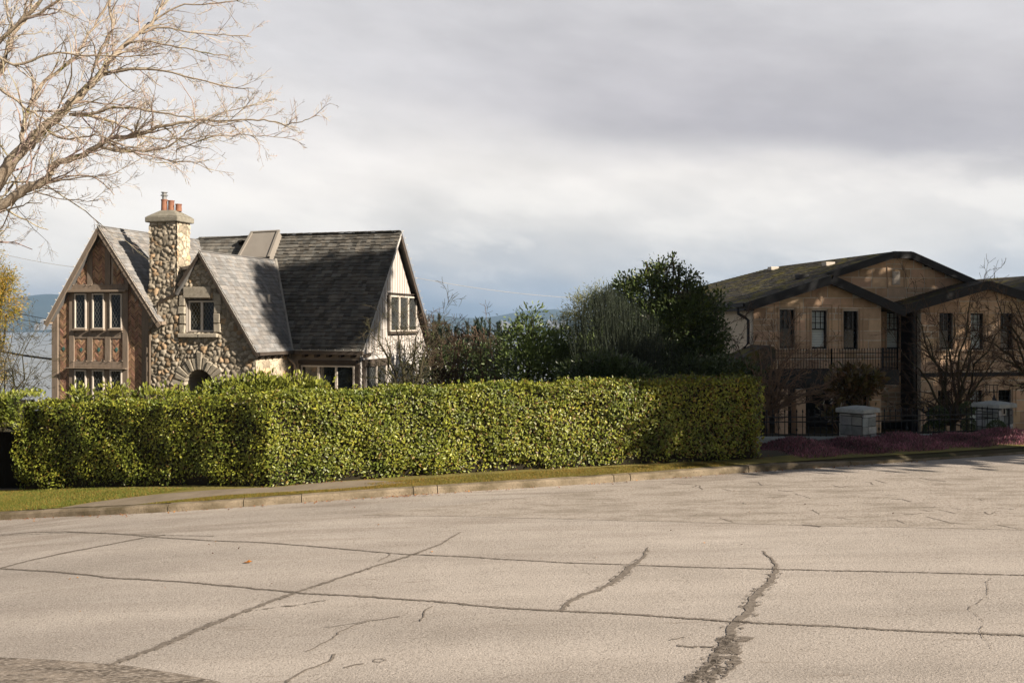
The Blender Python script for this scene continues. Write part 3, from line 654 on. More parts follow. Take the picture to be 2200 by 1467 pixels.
# soffit under the overhang handled by the roof deck; lookout blocks
def lights(name, P, Q, step, out, parent, ln=.06):
    mb = MB(); P, Q = A(*P), A(*Q); n = max(1, int(np.linalg.norm(Q-P)/step)); o = nrm(out)
    for k in range(n+1):
        p = P+(Q-P)*k/n; mb.tube([p, p+o*ln*.5, p+o*ln], [.010, .017, .006], 5)
    mb.tube([P, Q], .006, 4); return mb
lmb = lights('l', F1r.W(aL, bL, .04), F1r.W(aT, bT, .04), .24, (-.8, -.3, .35), hA); l2 = lights('l', F1r.W(aR, bR, .04), F1r.W(aT, bT, .04), .24, (.6, -.8, .3), hA)
lmb.V, off = lmb.V+l2.V, len(lmb.V); lmb.F += [[i+off for i in f_] for f_ in l2.F]; lmb.C += l2.C; lmb.build('light_string', M['bulb'], hA)
# gutters of the wing
gt = MB(); p = uvz(aR+.05, 26.15, bR-.06); gt.beam(p, p+Vv*.6, .12, .10); p = uvz(aL-.05, 26.15, bL-.06); gt.beam(p, p+Vv*7, .12, .10)
gt.build('gutter', M['trimtan'], hA)

# ---------- rubble stone entrance wing
F2 = VP(26.46); F2r = VP(26.30)
sa, sb = F2r.px(428, 538); ea, eb = F2r.px(553, 757); half = ea-sa
cha, _ = F2.px(330, 700); crr, _ = F2.px(549, 757)
winH = F2.px(401, 642)+F2.px(461, 714)      # hole of upper window
whole = (winH[0], winH[3], winH[2], winH[1])
aca, acb = F2.px(431, 829); acr = .50
S_ = []
poly2 = [(cha, GA), (crr, GA), (crr, F2.px(549, 752)[1]), F2.px(428, 543), F2.px(381, 612), F2.px(381, 640), F2.px(329, 656)]
stonewall(S_, F2, poly2, holes=[whole], arch=(aca, acb, acr), cell=.145, depth=.075, R=np.random.default_rng(4))
F2s = UP(crr); vs0 = 26.46
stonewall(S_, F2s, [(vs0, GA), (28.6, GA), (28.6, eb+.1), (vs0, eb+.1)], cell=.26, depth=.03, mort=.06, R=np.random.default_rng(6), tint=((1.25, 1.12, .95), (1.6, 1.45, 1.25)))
join_np('stone_wall', S_, M['stone'], hA)
# body behind the facing
bd = MB(); Fb = VP(26.60); pb = [(cha+.05, GA), (crr-.05, GA), (crr-.05, eb), (sa, sb-.22), F2.px(381, 622), (cha+.05, F2.px(330, 660)[1])]
# dark recess of the arched door and the window: closed box faces set back
bd.c = (1, 1, 1); fdr = MB(); pts = []
arc = [(aca+acr*1.02*math.cos(t), acb+acr*1.02*math.sin(t)) for t in np.linspace(0, math.pi, 15)]
ap = [(aca-acr*1.02, GA), (aca+acr*1.02, GA)]+arc
n_ = len(ap); fdr.add([F2.W(a, b_, .0) for a, b_ in ap]+[F2.W(a, b_, -1.1) for a, b_ in ap], [tuple(range(n_, 2*n_))]+[(i, (i+1) % n_, n_+(i+1) % n_, n_+i) for i in range(n_)])
fdr.build('door_recess', M['stucco'], hA)
d_ = MB(); d_.prism(F2, [(aca-acr*.98, GA)]+[(aca+acr*.98, GA)]+[(aca+acr*.98*math.cos(t), acb+acr*.98*math.sin(t)) for t in np.linspace(0, math.pi, 15)], -1.05, -.98)
for k in range(-4, 5): d_.fbox(F2, aca+k*.11-.003, GA, -.98, aca+k*.11+.003, acb+.1, -.965)
d_.build('door', M['timber_dark'], hA)
# voussoirs, lintel, jambs, sill
vo = MB(); Rr = random.Random(12); nv = 13
for k in range(nv):
    t0, t1 = math.pi*k/nv+.015, math.pi*(k+1)/nv-.015; mid = (t0+t1)/2; ro = acr+.38+(.14 if k == nv//2 else Rr.uniform(-.05, .08)); t = Rr.uniform(.7, 1.15); vo.c = (t, t*.95, t*.86)
    q = [(aca+r*math.cos(a), acb+r*math.sin(a)) for r, a in ((acr, t0), (ro, t0+.01), (ro+Rr.uniform(-.02, .03), t1-.01), (acr, t1))]; vo.prism(F2, q, -.2, .09+Rr.uniform(-.02, .04))
def sblock(x0, y0, x1, y1, c=.10):
    t = Rr.uniform(.75, 1.15); vo.c = (t, t*.96, t*.88); (a0, b1), (a1, b0) = F2.px(x0, y0), F2.px(x1, y1); j = lambda: Rr.uniform(-.012, .012)
    vo.prism(F2, [(a0+j(), b0+j()), (a1+j(), b0+j()), (a1+j(), b1+j()), (a0+j(), b1+j())], -.3, c+Rr.uniform(-.015, .02))
vo.build('arch_stones', M['stone'], hA, bevel=.02); vo = MB(); sblock(397, 617, 456, 640, .12); sblock(387, 716, 430, 725, .14); sblock(431, 716, 471, 725, .14)
for y0, y1 in ((632, 655), (656, 673), (674, 694), (695, 714)):
    sblock(462, y0, 472+Rr.uniform(-2, 6), y1); sblock(387+Rr.uniform(-2, 2), y0+3, 400, y1+2)
vo.build('window_stones', M['stone'], hA, bevel=.02)
rv = MB(); a0, b0, a1, b1 = whole; rv.add([F2.W(a, b_, c) for c in (.03, -.25) for a, b_ in ((a0, b0), (a1, b0), (a1, b1), (a0, b1))], [(0, 1, 5, 4), (1, 2, 6, 5), (2, 3, 7, 6), (3, 0, 4, 7), (4, 5, 6, 7)]); rv.build('window_reveal', M['stucco'], hA)
casement(F2, (402, 646), (460, 713), hA, n=2, c=-.12, dsp=(.11, .18), fw=.05)
# roof of the entrance wing
zE = eb; vEnd = 31.6
for nm, aE, sd in (('right', ea, 1), ('left', F2r.px(376, 640)[0], -1)):
    bE = sb-(sb-eb)*abs(aE-sa)/half
    pts = [uvz(aE, 26.30, bE), uvz(aE, vEnd, bE), uvz(sa, vEnd, sb), uvz(sa, 26.30, sb)]
    shingles('entrance_roof', pts, M['shingle'], hA, course=.15, R=random.Random(5+sd))
rk = MB(); rake(rk, F2r, (sa, sb), (ea+.02, eb-.02), h=.09, w=.04); rake(rk, F2r, F2r.px(383, 606), (sa, sb), h=.09, w=.04); rk.build('bargeboard', M['timber_dark'], hA)
vt = MB(); a, b_ = F2.px(589, 655); q = uvz(ea-.35, 29.0, eb+.35*(sb-eb)/half); vt.tube([q, q+ZZ*.28], .05, 8); vt.tube([q+ZZ*.1, q+ZZ*.30], .058, 8); 
nR = nrm(np.cross(Vv, uvz(sa-ea, 0, sb-eb))); 
qq = U*(ea+(sa-ea)*.50)+Vv*28.7+ZZ*(eb+(sb-eb)*.50); vt = MB(); vt.tube([qq, qq+ZZ*.26], .045, 8); vt.beam(qq-.08*Vv-U*.02, qq+.08*Vv-U*.02, .14, .02); vt.build('roof_vent', M['trim'], hA)
# eave gutter + lights of the entrance wing and downpipes
gt = MB(); gt.beam(uvz(ea+.04, 26.3, eb-.05), uvz(ea+.04, 28.5, eb-.05), .11, .10); gt.build('gutter', M['timber_dark'], hA)
dp = MB(); c_ = .16
def pipe(mb, f, px, c, r=.035): mb.tube([f.W(*f.px(x, y), c) for x, y in px], r, 8)
pipe(dp, F2, [(383, 607), (381.5, 632), (346, 651), (345.5, 689)], .17, .04); pipe(dp, F1, [(336, 694), (330, 703), (327.2, 712), (327.2, 870)], .14, .045); dp.build('downpipe', M['trimtan'], hA, smooth=True)

# ---------- rubble chimney
ch = []
c0a, _ = F2.px(322, 560); Fc = VP(26.40); ca0, cb0 = Fc.px(322, 700); ca1, ct = Fc.px(379.5, 475); cdep = .66
Fcs = UP(ca1)
cm_ = Fc.px(318, 700)
body = [(Fc.px(330, 740)[0], GA), (Fc.px(384, 740)[0], GA), (Fc.px(384, 660)[0], Fc.px(384, 660)[1]), (ca1, Fc.px(380, 615)[1]), (ca1, ct), (ca0, ct), (ca0, Fc.px(322, 600)[1]), (Fc.px(316.5, 636)[0], Fc.px(316, 636)[1]), (Fc.px(319, 665)[0], Fc.px(319, 665)[1])]
stonewall(ch, Fc, [(a, b_) for a, b_ in body], cell=.15, depth=.065, R=np.random.default_rng(9))
vF = 26.40
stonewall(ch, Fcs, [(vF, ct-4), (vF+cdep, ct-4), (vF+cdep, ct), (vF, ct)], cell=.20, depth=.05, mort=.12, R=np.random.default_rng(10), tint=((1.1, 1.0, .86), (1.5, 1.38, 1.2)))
chm = join_np('chimney', ch, M['stone'], hA)
bk = MB(); bk.fbox(Fc, ca0+.01, ct-4, -cdep, ca1-.01, ct, -.02); bk.build('flue_body', M['stone'], chm)
cp = MB(); x0, z0 = Fc.px(318.5, 478); x1, z1 = Fc.px(387, 469)
cp.c = (.62, .62, .58); o = .11
zc = ct
def ring(u0, u1, v0, v1, z): return [uvz(u0, v0, z), uvz(u1, v0, z), uvz(u1, v1, z), uvz(u0, v1, z)]
cp.hexa(ring(ca0-o, ca1+o, vF-o, vF+cdep+o, zc-.02)+ring(ca0-o, ca1+o, vF-o, vF+cdep+o, zc+.15))
cp.hexa(ring(ca0-o+.01, ca1+o-.01, vF-o+.01, vF+cdep+o-.01, zc+.152)+ring(ca0+.24, ca1-.24, vF+.18, vF+cdep-.18, zc+.37))
cp.build('chimney_cap', M['stone'], chm, bevel=.03)
zt = zc+.36
for k, (fx_, h, m_) in enumerate(((.30, .34, 'terra'), (.52, .31, 'terra'), (.76, .20, 'terra'))):
    b = MB(); c_ = uvz(ca0+(ca1-ca0)*fx_+.02, vF+cdep*(.45+.08*k), zt-.02); r_ = .098; b.lathe(c_, [(r_, 0), (r_*.92, h), (r_*1.05, h), (r_*1.05, h+.03), (r_*.8, h+.03), (r_*.8, h-.05)], 16)
    pot = b.build('chimney_pot', M['terra'], chm, smooth=False)
    if k == 0:
        b = MB(); b.lathe(c_+ZZ*(h), [(.07, 0), (.07, .14), (.11, .14), (.11, .17), (.05, .19), (.07, .19), (.07, .24), (.10, .24), (.10, .26)], 14); b.build('metal_flue', M['metal'], pot)

# ---------- main roof
uR, vRid, zRid, vEv = -13.0, 31.63, 3.14+EYE, 28.46; zEv = -.87+EYE
sl_m = (zRid-zEv)/(vRid-vEv)
pts = [uvz(-20.9, vEv, zEv), uvz(uR, vEv, zEv), uvz(uR, vRid, zRid), uvz(-20.9, vRid-.02, zRid-.12)]
# slight sag in the ridge like the photo: main shake slope
mo, fM, pM = shingles('main_roof', [uvz(-17.6, vEv, zEv), uvz(uR, vEv, zEv), uvz(uR, vRid, zRid), uvz(-17.6, vRid, zRid)], M['shingle_old'], hA, course=.155, wr=(.10, .22), th=.032, ragged=.02, R=random.Random(31), tone=(.62, 1.45), hue=.05)
shingles('main_roof', [uvz(-20.9, vEv, zEv), uvz(-17.61, vEv, zEv), uvz(-17.61, vRid, zRid), uvz(-20.9, vRid, zRid-.10)], M['shingle_old'], hA, course=.155, wr=(.10, .22), th=.022, R=random.Random(32), tone=(.9, 1.9))
shingles('back_roof', [uvz(uR, 34.8, zEv), uvz(-20.9, 34.8, zEv), uvz(-20.9, vRid+.01, zRid), uvz(uR, vRid+.01, zRid)], M['shingle_old'], hA, course=.3, wr=(.2, .4), R=random.Random(33))
rc = MB()
for k in range(26):
    u_ = uR-.02-k*.305; rc.c = (R.uniform(.8, 1.2),)*3; dz_ = -.10*max(0, (-17.6-u_))/3.3
    rc.beam(uvz(u_, vRid-.05, zRid+.025+dz_), uvz(u_-.30, vRid-.05, zRid+.018+dz_), .14, .025)
rc.build('ridge_caps', M['shingle_old'], hA)
vf = MB(); P0 = uvz(sa+.02, vRid-(zRid-sb)/sl_m, sb); P1 = uvz(ea, vEv, zEv); vf.beam(P0+ZZ*.035-Vv*.03, P1+ZZ*.035-Vv*.03, .07, .03); vf.build('valley_flashing', M['flash'], hA)
gt = MB(); gt.beam(uvz(ea, vEv-.06, zEv-.05), uvz(uR+.05, vEv-.06, zEv-.05), .12, .11)
for k in range(6): u_ = ea+.35+k*.42; gt.beam(uvz(u_, vEv+.02, zEv-.15), uvz(u_, vEv+.45, zEv-.10), .10, .10)
for k in range(5): v_ = 26.6+k*.4; gt.beam(uvz(ea-.02, v_, zEv-.12), uvz(ea-.3, v_, zEv-.12), .09, .09)
gt.build('gutter', M['timber_dark'], hA)
lmb = lights('l', uvz(ea+.1, vEv-.13, zEv+.03), uvz(uR, vEv-.13, zEv+.03), .26, (0, -1, .5), hA, .07)
l2 = lights('l', uvz(uR+.04, vEv, zEv), uvz(uR+.04, vRid, zRid), .27, (-.4, -1, .3), hA); l3 = lights('l', uvz(uR+.04, 34.8, zEv), uvz(uR+.04, vRid, zRid), .27, (.9, .2, .4), hA)
l4 = lights('l', F2r.W(ea, eb, .05), F2r.W(sa, sb, .05), .24, (.6, -.8, .3), hA)
for q in (l2, l3, l4): off = len(lmb.V); lmb.V += q.V; lmb.F += [[i+off for i in f_] for f_ in q.F]; lmb.C += q.C
lmb.build('light_string', M['bulb'], hA)
dp = MB(); Fm = VP(28.72); pipe(dp, VP(28.45), [(615, 763), (622, 770), (635, 781), (637, 790), (637, 870)], .05, .05); dp.build('downpipe', M['trimtan'], hA, smooth=True)
# shed dormer with stucco cheek and pale edge boards
n_m = nrm(np.cross(U, uvz(0, vRid-vEv, zRid-zEv)));  n_m = n_m if n_m[2] > 0 else -n_m
Fd = Fr(uvz(0, vEv, zEv), U, uvz(0, vRid-vEv, zRid-zEv), n_m)
q0 = Fd.px(549, 512); q1 = Fd.px(606, 509); q2 = Fd.px(585, 565); q3 = Fd.px(520, 565)
dm = MB(); dm.prism(Fd, [q3, q2, q1, q0], -.05, .30); dr = dm.build('shed_dormer', M['stucco'], hA)
dm = MB(); w_ = .085
for (p, q) in ((q2, q1), (q3, q0)): dm.beam(Fd.W(*p, .31), Fd.W(*q, .31), w_, .07, up=n_m)
dm.beam(Fd.W(*q0, .31)-U*.05, Fd.W(*q1, .31)+U*.05, .05, .06, up=n_m); dm.build('dormer_trim', M['stucco'], dr)
dv = MB(); p = Fd.W(*Fd.px(519, 527), .0); dv.lathe(p, [(.11, 0), (.11, .10), (.16, .10), (.13, .16), (.02, .19)], 12); dv.build('roof_vent', M['dark'], hA)

# ---------- board clad gable end and walls below
ug = -13.22; Fg = UP(ug)
zb_, vfw = zEv-.12, 28.75
gw = MB(); gw.prism(Fg, [(vfw, GA), (37.3, GA), (37.3, zEv-1.0), (34.55, zEv), (vRid, zRid-.22), (vfw, zEv+.1)], -.12, 0)
gw.build('gable_wall', M['board'], hA)
bt = MB(); v = vfw+.05
while v < 34.6:
    top = (zRid-.25)-abs(v-vRid)*sl_m
    if top > zb_+.1: bt.fbox(Fg, v-.016, zb_, 0, v+.012, top, .012)
    v += .215
bt.build('battens', M['siding'], hA)
ls = MB(); z = zb_; k = 0
while z > GA:
    h_ = .20 if k else .02
    ls.add([Fg.W(vfw, z-h_, .035), Fg.W(37.3, z-h_, .035), Fg.W(37.3, z, .012), Fg.W(vfw, z, .012), Fg.W(vfw, z-h_, 0), Fg.W(37.3, z-h_, 0)], [(0, 1, 2, 3), (4, 5, 1, 0)]); z -= h_; k += 1
ls.build('lap_siding', M['board'], hA)
fw_ = MB(); Ff = VP(vfw); fw_.fbox(Ff, crr-.1, GA, -.1, ug+.0, zEv+.1, 0); fw_.build('front_wall', M['siding'], hA)
ls = MB(); z = zEv
while z > GA:
    ls.add([Ff.W(crr, z-.2, .03), Ff.W(ug, z-.2, .03), Ff.W(ug, z, .008), Ff.W(crr, z, .008), Ff.W(crr, z-.2, 0), Ff.W(ug, z-.2, 0)], [(0, 1, 2, 3), (4, 5, 1, 0)]); z -= .2
ls.build('lap_siding', M['siding'], hA)
bg = MB(); Fo = UP(uR-.02)
def rk2(p, q, h=.17, w=.05): bg.beam(p-ZZ*(h/2+.06), q-ZZ*(h/2+.06), w, h, up=ZZ)
rk2(uvz(uR-.02, vRid, zRid), uvz(uR-.02, vEv-.02, zEv-.03), .10); bg.build('bargeboard', M['board'], hA)
bg = MB(); rk2(uvz(uR-.02, vRid, zRid), uvz(uR-.02, 34.85, zEv-.05), .16); bg.build('bargeboard', M['timber_dark'], hA)
# windows
casement(Fg, (834, 634), (891, 712), hA, n=3, c=.035, dsp=(.11, .14), fw=.055)
hd = MB(); pbox(hd, Fg, 832, 630, 894, 633, 0, .12); pbox(hd, Fg, 832, 712, 893, 716, 0, .12); pbox(hd, Fg, 831.5, 633, 834, 712, 0, .05); pbox(hd, Fg, 891, 633, 893, 712, 0, .05); hd.build('window_casing', M['timber_dark'], hA)
tr_ = MB(); pbox(tr_, Ff, 645, 773, 770, 783, 0, .14); (a0, b0) = Ff.px(645, 870); pbox(tr_, Ff, 645, 783, 650, 870, 0, .08); pbox(tr_, Ff, 764, 783, 773, 870, 0, .08)
pbox(tr_, Fg, 776, 773, 832, 783, 0, .14); pbox(tr_, Fg, 776, 783, 780, 870, 0, .08); pbox(tr_, Fg, 825, 783, 828, 870, 0, .08); tr_.build('window_casing', M['timber_dark'], hA)
casement(Ff, (650, 784), (764, 880), hA, n=3, c=.06, fw=.05, lattice=False); casement(Fg, (780, 784), (825, 880), hA, n=2, c=.06, fw=.06, dsp=(.12, .16))
casement(Fg, (902, 778), (934, 850), hA, n=2, c=.06, fw=.06, dsp=(.12, .16))
hd = MB(); pbox(hd, Fg, 899, 773, 938, 778, 0, .13); pbox(hd, Fg, 899, 778, 902, 850, 0, .08); hd.build('window_casing', M['timber_dark'], hA)
(a0, b0), (a1, b1) = Fg.px(903, 775), Fg.px(940, 764)
shingles('window_hood', [Fg.W(a0, b0, .3), Fg.W(a1, b0, .3), Fg.W(a1, b1+.05, .0), Fg.W(a0, b1+.05, .0)], M['shingle'], hA, course=.1, wr=(.08, .16), R=random.Random(3), deck=.02)

# short pale gutter and step flashing between chimney and entrance gable
g_ = MB(); a0 = Fc.px(381, 575)[0]; zz_ = at(390, 578, 31)[2]; g_.beam(uvz(ca1+.02, vF+.30, zz_), uvz(ca1+.36, vF+.30, zz_+.05), .12, .10); g_.build('saddle_gutter', M['trim'], hA)
# ================================================================== tan block house on the right
PH = math.radians(10); U2 = A(math.cos(PH), math.sin(PH), 0); V2 = A(-math.sin(PH), math.cos(PH), 0)
M['block'] = mat('tan_sandstone_blocks', (.64, .46, .325), (.50, .36, .25), scale=3, bump=.3, bscale=50, attr=True)
M['joint'] = mat('pale_block_joints', (.74, .68, .58), bump=.1)
M['fascia'] = mat('charcoal_fascia', (.028, .030, .034), (.04, .042, .045), bump=.1, rough=.7)
M['mossroof'] = mat('mossy_roof_shingles', (.090, .080, .065), (.055, .052, .045), scale=5, bump=.7, bscale=40, attr=True, dist=.02, speck=(1.5, .50, .60, (.13, .115, .03)))
M['cream'] = mat('cream_stucco', (.62, .54, .43), (.56, .49, .38), scale=1.5, bump=.2, bscale=60)
M['sashdark'] = mat('black_window_sash', (.012, .015, .017), bump=0, rough=.5)
M['blind'] = mat('pale_window_blind', (.80, .86, .82), (.70, .78, .75), scale=4, bump=0, rough=.7)
M['iron'] = mat('black_iron', (.014, .018, .022), bump=.1, rough=.5)
M['granite'] = mat('grey_granite', (.36, .385, .39), (.24, .26, .265), scale=6, bump=.8, bscale=40, attr=True, dist=.02, speck=(60, .58, .7, (.38, .38, .37)))
M['sstrim'] = mat('pale_sandstone_trim', (.50, .37, .26), (.43, .31, .21), scale=4, bump=.2)
GB = -4.6+EYE
def VQ(v): return Fr(V2*v, U2, ZZ, -V2)
def UQ(u, s=-1): return Fr(U2*u, V2*(-s), ZZ, U2*s)
def qvz(u, v, z): return U2*u+V2*v+ZZ*z
hB = thing('tan_house', qvz(22, 39, GB), 'large tan sandstone block house in shade with charcoal gables, mossy roof and iron balcony', 'house')
B1, B1r, B2, B2r = VQ(37.7), VQ(37.3), VQ(39.2), VQ(38.8)
R4 = random.Random(21)
def blocks(f, poly, holes, parent, name='block_wall', rows=(.36, .52), wr=(.45, 1.05), thick=.014, m='block', mj='joint', base=.25, gap=.021, tone=(.72, 1.2), rr=None):
    rr = rr or R4; mb = MB(); b0 = min(p[1] for p in poly); b1 = max(p[1] for p in poly); b = b0
    while b < b1:
        h = rr.uniform(*rows); bt_ = min(b+h, b1)
        for x0, x1 in cutspans(spans(poly, (b+bt_)/2), holes, (b+bt_)/2):
            x = x0
            while x < x1-.02:
                w = rr.uniform(*wr); xb = min(x+w, x1)
                if x1-xb < .18: xb = x1
                t = rr.uniform(*tone); mb.c = (t*rr.uniform(.96, 1.06), t, t*rr.uniform(.9, 1.02)); g_ = gap*rr.uniform(.3, 1.2); tk = thick*rr.uniform(.6, 1.4)
                if rr.random() < .2 and w > .6:
                    m_ = (b+bt_)/2
                    for (ya, yb) in ((b, m_), (m_, bt_)):
                        xm = x+(xb-x)*rr.uniform(.35, .65); t = rr.uniform(*tone); mb.c = (t, t, t*.97); mb.fbox(f, x+g_, ya+g_, -.01, xm-g_, yb-g_, tk); mb.fbox(f, xm+g_, ya+g_, -.01, xb-g_, yb-g_, tk*.9)
                else: mb.fbox(f, x+g_, b+g_, -.01, xb-g_, bt_-g_, tk)
                x = xb
        b = bt_
    o = mb.build(name, M[m], parent); bs = MB()
    # backing wall around the openings: strips between holes
    ys = sorted({b0, b1, *[h[1] for h in holes], *[h[3] for h in holes], *[p[1] for p in poly]})
    ys = [y for y in ys if b0 <= y <= b1]
    for ya, yb in zip(ys[:-1], ys[1:]):
        if yb-ya < 1e-4: continue
        nn = max(1, int((yb-ya)/.12)) if len(spans(poly, ya+1e-4)) and abs(spans(poly, ya+1e-4)[0][0]-spans(poly, yb-1e-4)[0][0])+abs(spans(poly, ya+1e-4)[-1][1]-spans(poly, yb-1e-4)[-1][1]) > .01 else 1
        for k in range(nn):
            y0, y1 = ya+(yb-ya)*k/nn, ya+(yb-ya)*(k+1)/nn
            for x0, x1 in cutspans(spans(poly, (y0+y1)/2), holes, (y0+y1)/2): bs.fbox(f, x0, y0, -base, x1, y1, 0)
    bs.build('joints', M[mj], o); return o
def sash(f, x0, y0, x1, y1, blind=None, rec=-.14, head=True, sill=True, muntin=True):
    (a0, b1), (a1, b0) = f.px(x0, y0), f.px(x1, y1); mb = MB(); w = .045; c0, c1 = rec, rec+.06; bm = (b0+b1)/2+.03
    for q in ((a0, b0, a0+w, b1), (a1-w, b0, a1, b1), (a0+w, b1-w, a1-w, b1), (a0+w, b0, a1-w, b0+w*1.4), (a0+w, bm-w*.5, a1-w, bm+w*.5)): mb.fbox(f, q[0], q[1], c0, q[2], q[3], c1)
    if muntin:
        for k in (1, 2): x = a0+(a1-a0)*k/3; mb.fbox(f, x-.010, bm+w*.5, c0+.01, x+.010, b1-w, c1-.01)
        for k in (1, 2): y = bm+(b1-bm)*k/3; mb.fbox(f, a0+w, y-.010, c0+.012, a1-w, y+.010, c1-.012)
    o = mb.build('window', M['sashdark'], hB)
    p = MB(); p.fbox(f, a0+.01, b0+.01, rec-.2, a1-.01, b1-.01, rec-.03 if not blind else rec-.14); p.build('pane', M['glass'], o)
    if blind:
        bl = MB(); (q0, q1) = blind; ya, yb = b0+(b1-b0)*q0, b0+(b1-b0)*q1; y = ya; k = 0
        while y < yb-.03:
            t = random.Random(k).uniform(.85, 1.1); bl.c = (t, t, t); bl.add([f.W(a0+w, y, rec-.02), f.W(a1-w, y, rec-.02), f.W(a1-w, y+.058, rec-.045), f.W(a0+w, y+.058, rec-.045)], [(0, 1, 2, 3)]); y += .068; k += 1
        bl.build('blind', M['blind'], o)
    rv = MB(); rv.add([f.W(a, b, c) for c in (.012, rec-.2) for a, b in ((a0, b0), (a1, b0), (a1, b1), (a0, b1))], [(0, 1, 5, 4), (1, 2, 6, 5), (2, 3, 7, 6), (3, 0, 4, 7)]); rv.build('reveal', M['sstrim'], o)
    if sill:
        s = MB(); s.fbox(f, a0-.22, b0-.10, 0, a1+.22, b0-.035, .10); s.fbox(f, a0-.18, b0-.15, 0, a1+.18, b0-.101, .055); s.build('sill', M['sstrim'], o, bevel=.01)
    if head:
        t = MB()
        for d, c in ((.24, .030), (.09, .045)):
            t.fbox(f, a0-d, b0-.02, .0, a0-d+.035, b1+d, c); t.fbox(f, a1+d-.035, b0-.02, .0, a1+d, b1+d, c); t.fbox(f, a0-d+.035, b1+d-.035, .0, a1+d-.035, b1+d, c)
        t.build('surround', M['sstrim'], o)
    return (a0, b0, a1, b1)
# roof geometry
uE, zE2 = B1r.px(1603, 651); uA1, _ = B1r.px(1786, 592); uRg, zRg = B2r.px(1919, 541); m2 = (zRg-zE2)/(uRg-uE); zA1 = zE2+m2*(uA1-uE)
vBk = 51.5
pts = [qvz(uE, 57, zE2), qvz(uE, 37.3, zE2), qvz(uA1, 37.3, zA1), qvz(uA1, 38.8, zA1), qvz(uRg, 38.8, zRg), qvz(uRg, 50.5, zRg)]
shingles('mossy_roof', pts, M['mossroof'], hB, course=.17, wr=(.2, .4), th=.02, R=random.Random(41), tone=(.7, 1.35), deck=.12)
uR2, zR2 = B1r.px(1943, 662)
gR = MB()
pts = [qvz(uR2, 37.3, zR2-.02), qvz(uR2, 39.6, zR2-.02), qvz(uA1, 39.6, zA1+.0), qvz(uA1, 37.3, zA1+.0)]
shingles('gable_roof', pts, M['mossroof'], hB, course=.17, wr=(.2, .4), R=random.Random(42), deck=.12)
uT2, _ = B2r.px(1957, 542); uRR, zRR = B2r.px(2105, 607)
mR = (zRg-zRR)/(uRR-uT2); uEnd = uRR+4; zEnd = zRR-mR*4
shingles('right_roof', [qvz(uEnd, 38.8, zEnd), qvz(uEnd, 50, zEnd), qvz(uT2, 50, zRg), qvz(uT2, 38.8, zRg)], M['mossroof'], hB, course=.3, wr=(.3, .6), R=random.Random(43), deck=.12)
rt = MB(); rt.hexa([qvz(uRg, 38.8, zRg-.1), qvz(uT2, 38.8, zRg-.1), qvz(uT2, 50, zRg-.1), qvz(uRg, 50, zRg-.1), qvz(uRg, 38.8, zRg+.01), qvz(uT2, 38.8, zRg+.01), qvz(uT2, 50, zRg+.01), qvz(uRg, 50, zRg+.01)]); rt.build('ridge_roof', M['mossroof'], hB)
uA2, zA2 = B1r.px(2122, 604); uL2, zL2 = B1r.px(1945, 656); mG = (zA2-zL2)/(uA2-uL2)
for sgn, rs in ((-1, 44), (1, 45)):
    ue = uA2+sgn*(uA2-uL2); shingles('gable_roof', [qvz(ue, 37.3, zL2), qvz(ue, 43, zL2), qvz(uA2, 43, zA2), qvz(uA2, 37.3, zA2)], M['mossroof'], hB, course=.17, wr=(.2, .4), R=random.Random(rs), deck=.12)
u5, z5 = VQ(40.3).px(2160, 640)
shingles('gable_roof', [qvz(u5-.3, 40.3, z5-.25), qvz(u5-.3, 48, z5-.25), qvz(u5+4, 48, z5+1.2), qvz(u5+4, 40.3, z5+1.2)], M['mossroof'], hB, course=.17, wr=(.2, .4), R=random.Random(46), deck=.25)
fs = MB()
def fasc(f, p, q, h=.36, c=.03, w=.10): fs.beam(f.W(*p, c)-ZZ*(h/2-.02), f.W(*q, c)-ZZ*(h/2-.02), w, h, up=ZZ)
fasc(B1r, (uE-.04, zE2-.01), (uA1, zA1)); fasc(B1r, (uA1, zA1), (uR2+.05, zR2-.02), c=.032)
fasc(B2r, (uA1-.3, zA1+m2*-.3+.0), (uRg, zRg), h=.30); fasc(B2r, (uRg, zRg), (uT2, zRg), h=.30, c=.028); fasc(B2r, (uT2, zRg), (uEnd, zEnd), h=.30, c=.032)
fasc(B1r, (uL2-.05, zL2-.01), (uA2, zA2), c=.030); fasc(B1r, (uA2, zA2), (uA2+(uA2-uL2)+.05, zL2), c=.034)
fs.build('fascia', M['fascia'], hB)
# gutter and soffit along the left eave, downpipe
gt = MB(); gt.beam(qvz(uE-.05, 37.35, zE2-.08), qvz(uE-.05, 57, zE2-.08), .14, .14); gt.beam(qvz(uE+.18, 37.4, zE2-.25), qvz(uE+.18, 57, zE2-.25), .42, .10); gt.build('gutter', M['fascia'], hB)
# walls
uC, _ = B1.px(1618, 700); uD, _ = B1.px(1893, 700)
h1 = [(1675, 665, 1707, 748, (.1, .95)), (1744, 667, 1776, 749, (.05, .97)), (1812, 668, 1843, 750, None)]
hl = []
for k, (x0, y0, x1, y1, bl) in enumerate(h1): hl.append(sash(B1, x0, y0, x1, y1, blind=bl if k == 1 else None))
yfl = B1.px(1700, 815)[1]
def under(u): return zA1+.0-abs(u-uA1)*m2-.18 if u < uA1 else zA1-(u-uA1)*(zA1-zR2)/(uR2-uA1)-.18
blocks(B1, [(uC, yfl), (uD, yfl), (uD, under(uD)), (uA1, under(uA1)), (uC, under(uC))], hl, hB)
uP0 = B1.px(1868, 880)[0]; blocks(B1, [(uP0, GB), (uD, GB), (uD, yfl), (uP0, yfl)], [], hB)
hx = sash(B2, 1905, 670, 1933, 749, blind=(.02, .97))
uF, _ = B2.px(1985, 700); uD2, _ = B2.px(1880, 700)
hx2 = (*B2.px(1893, 938), *B2.px(1921, 905))
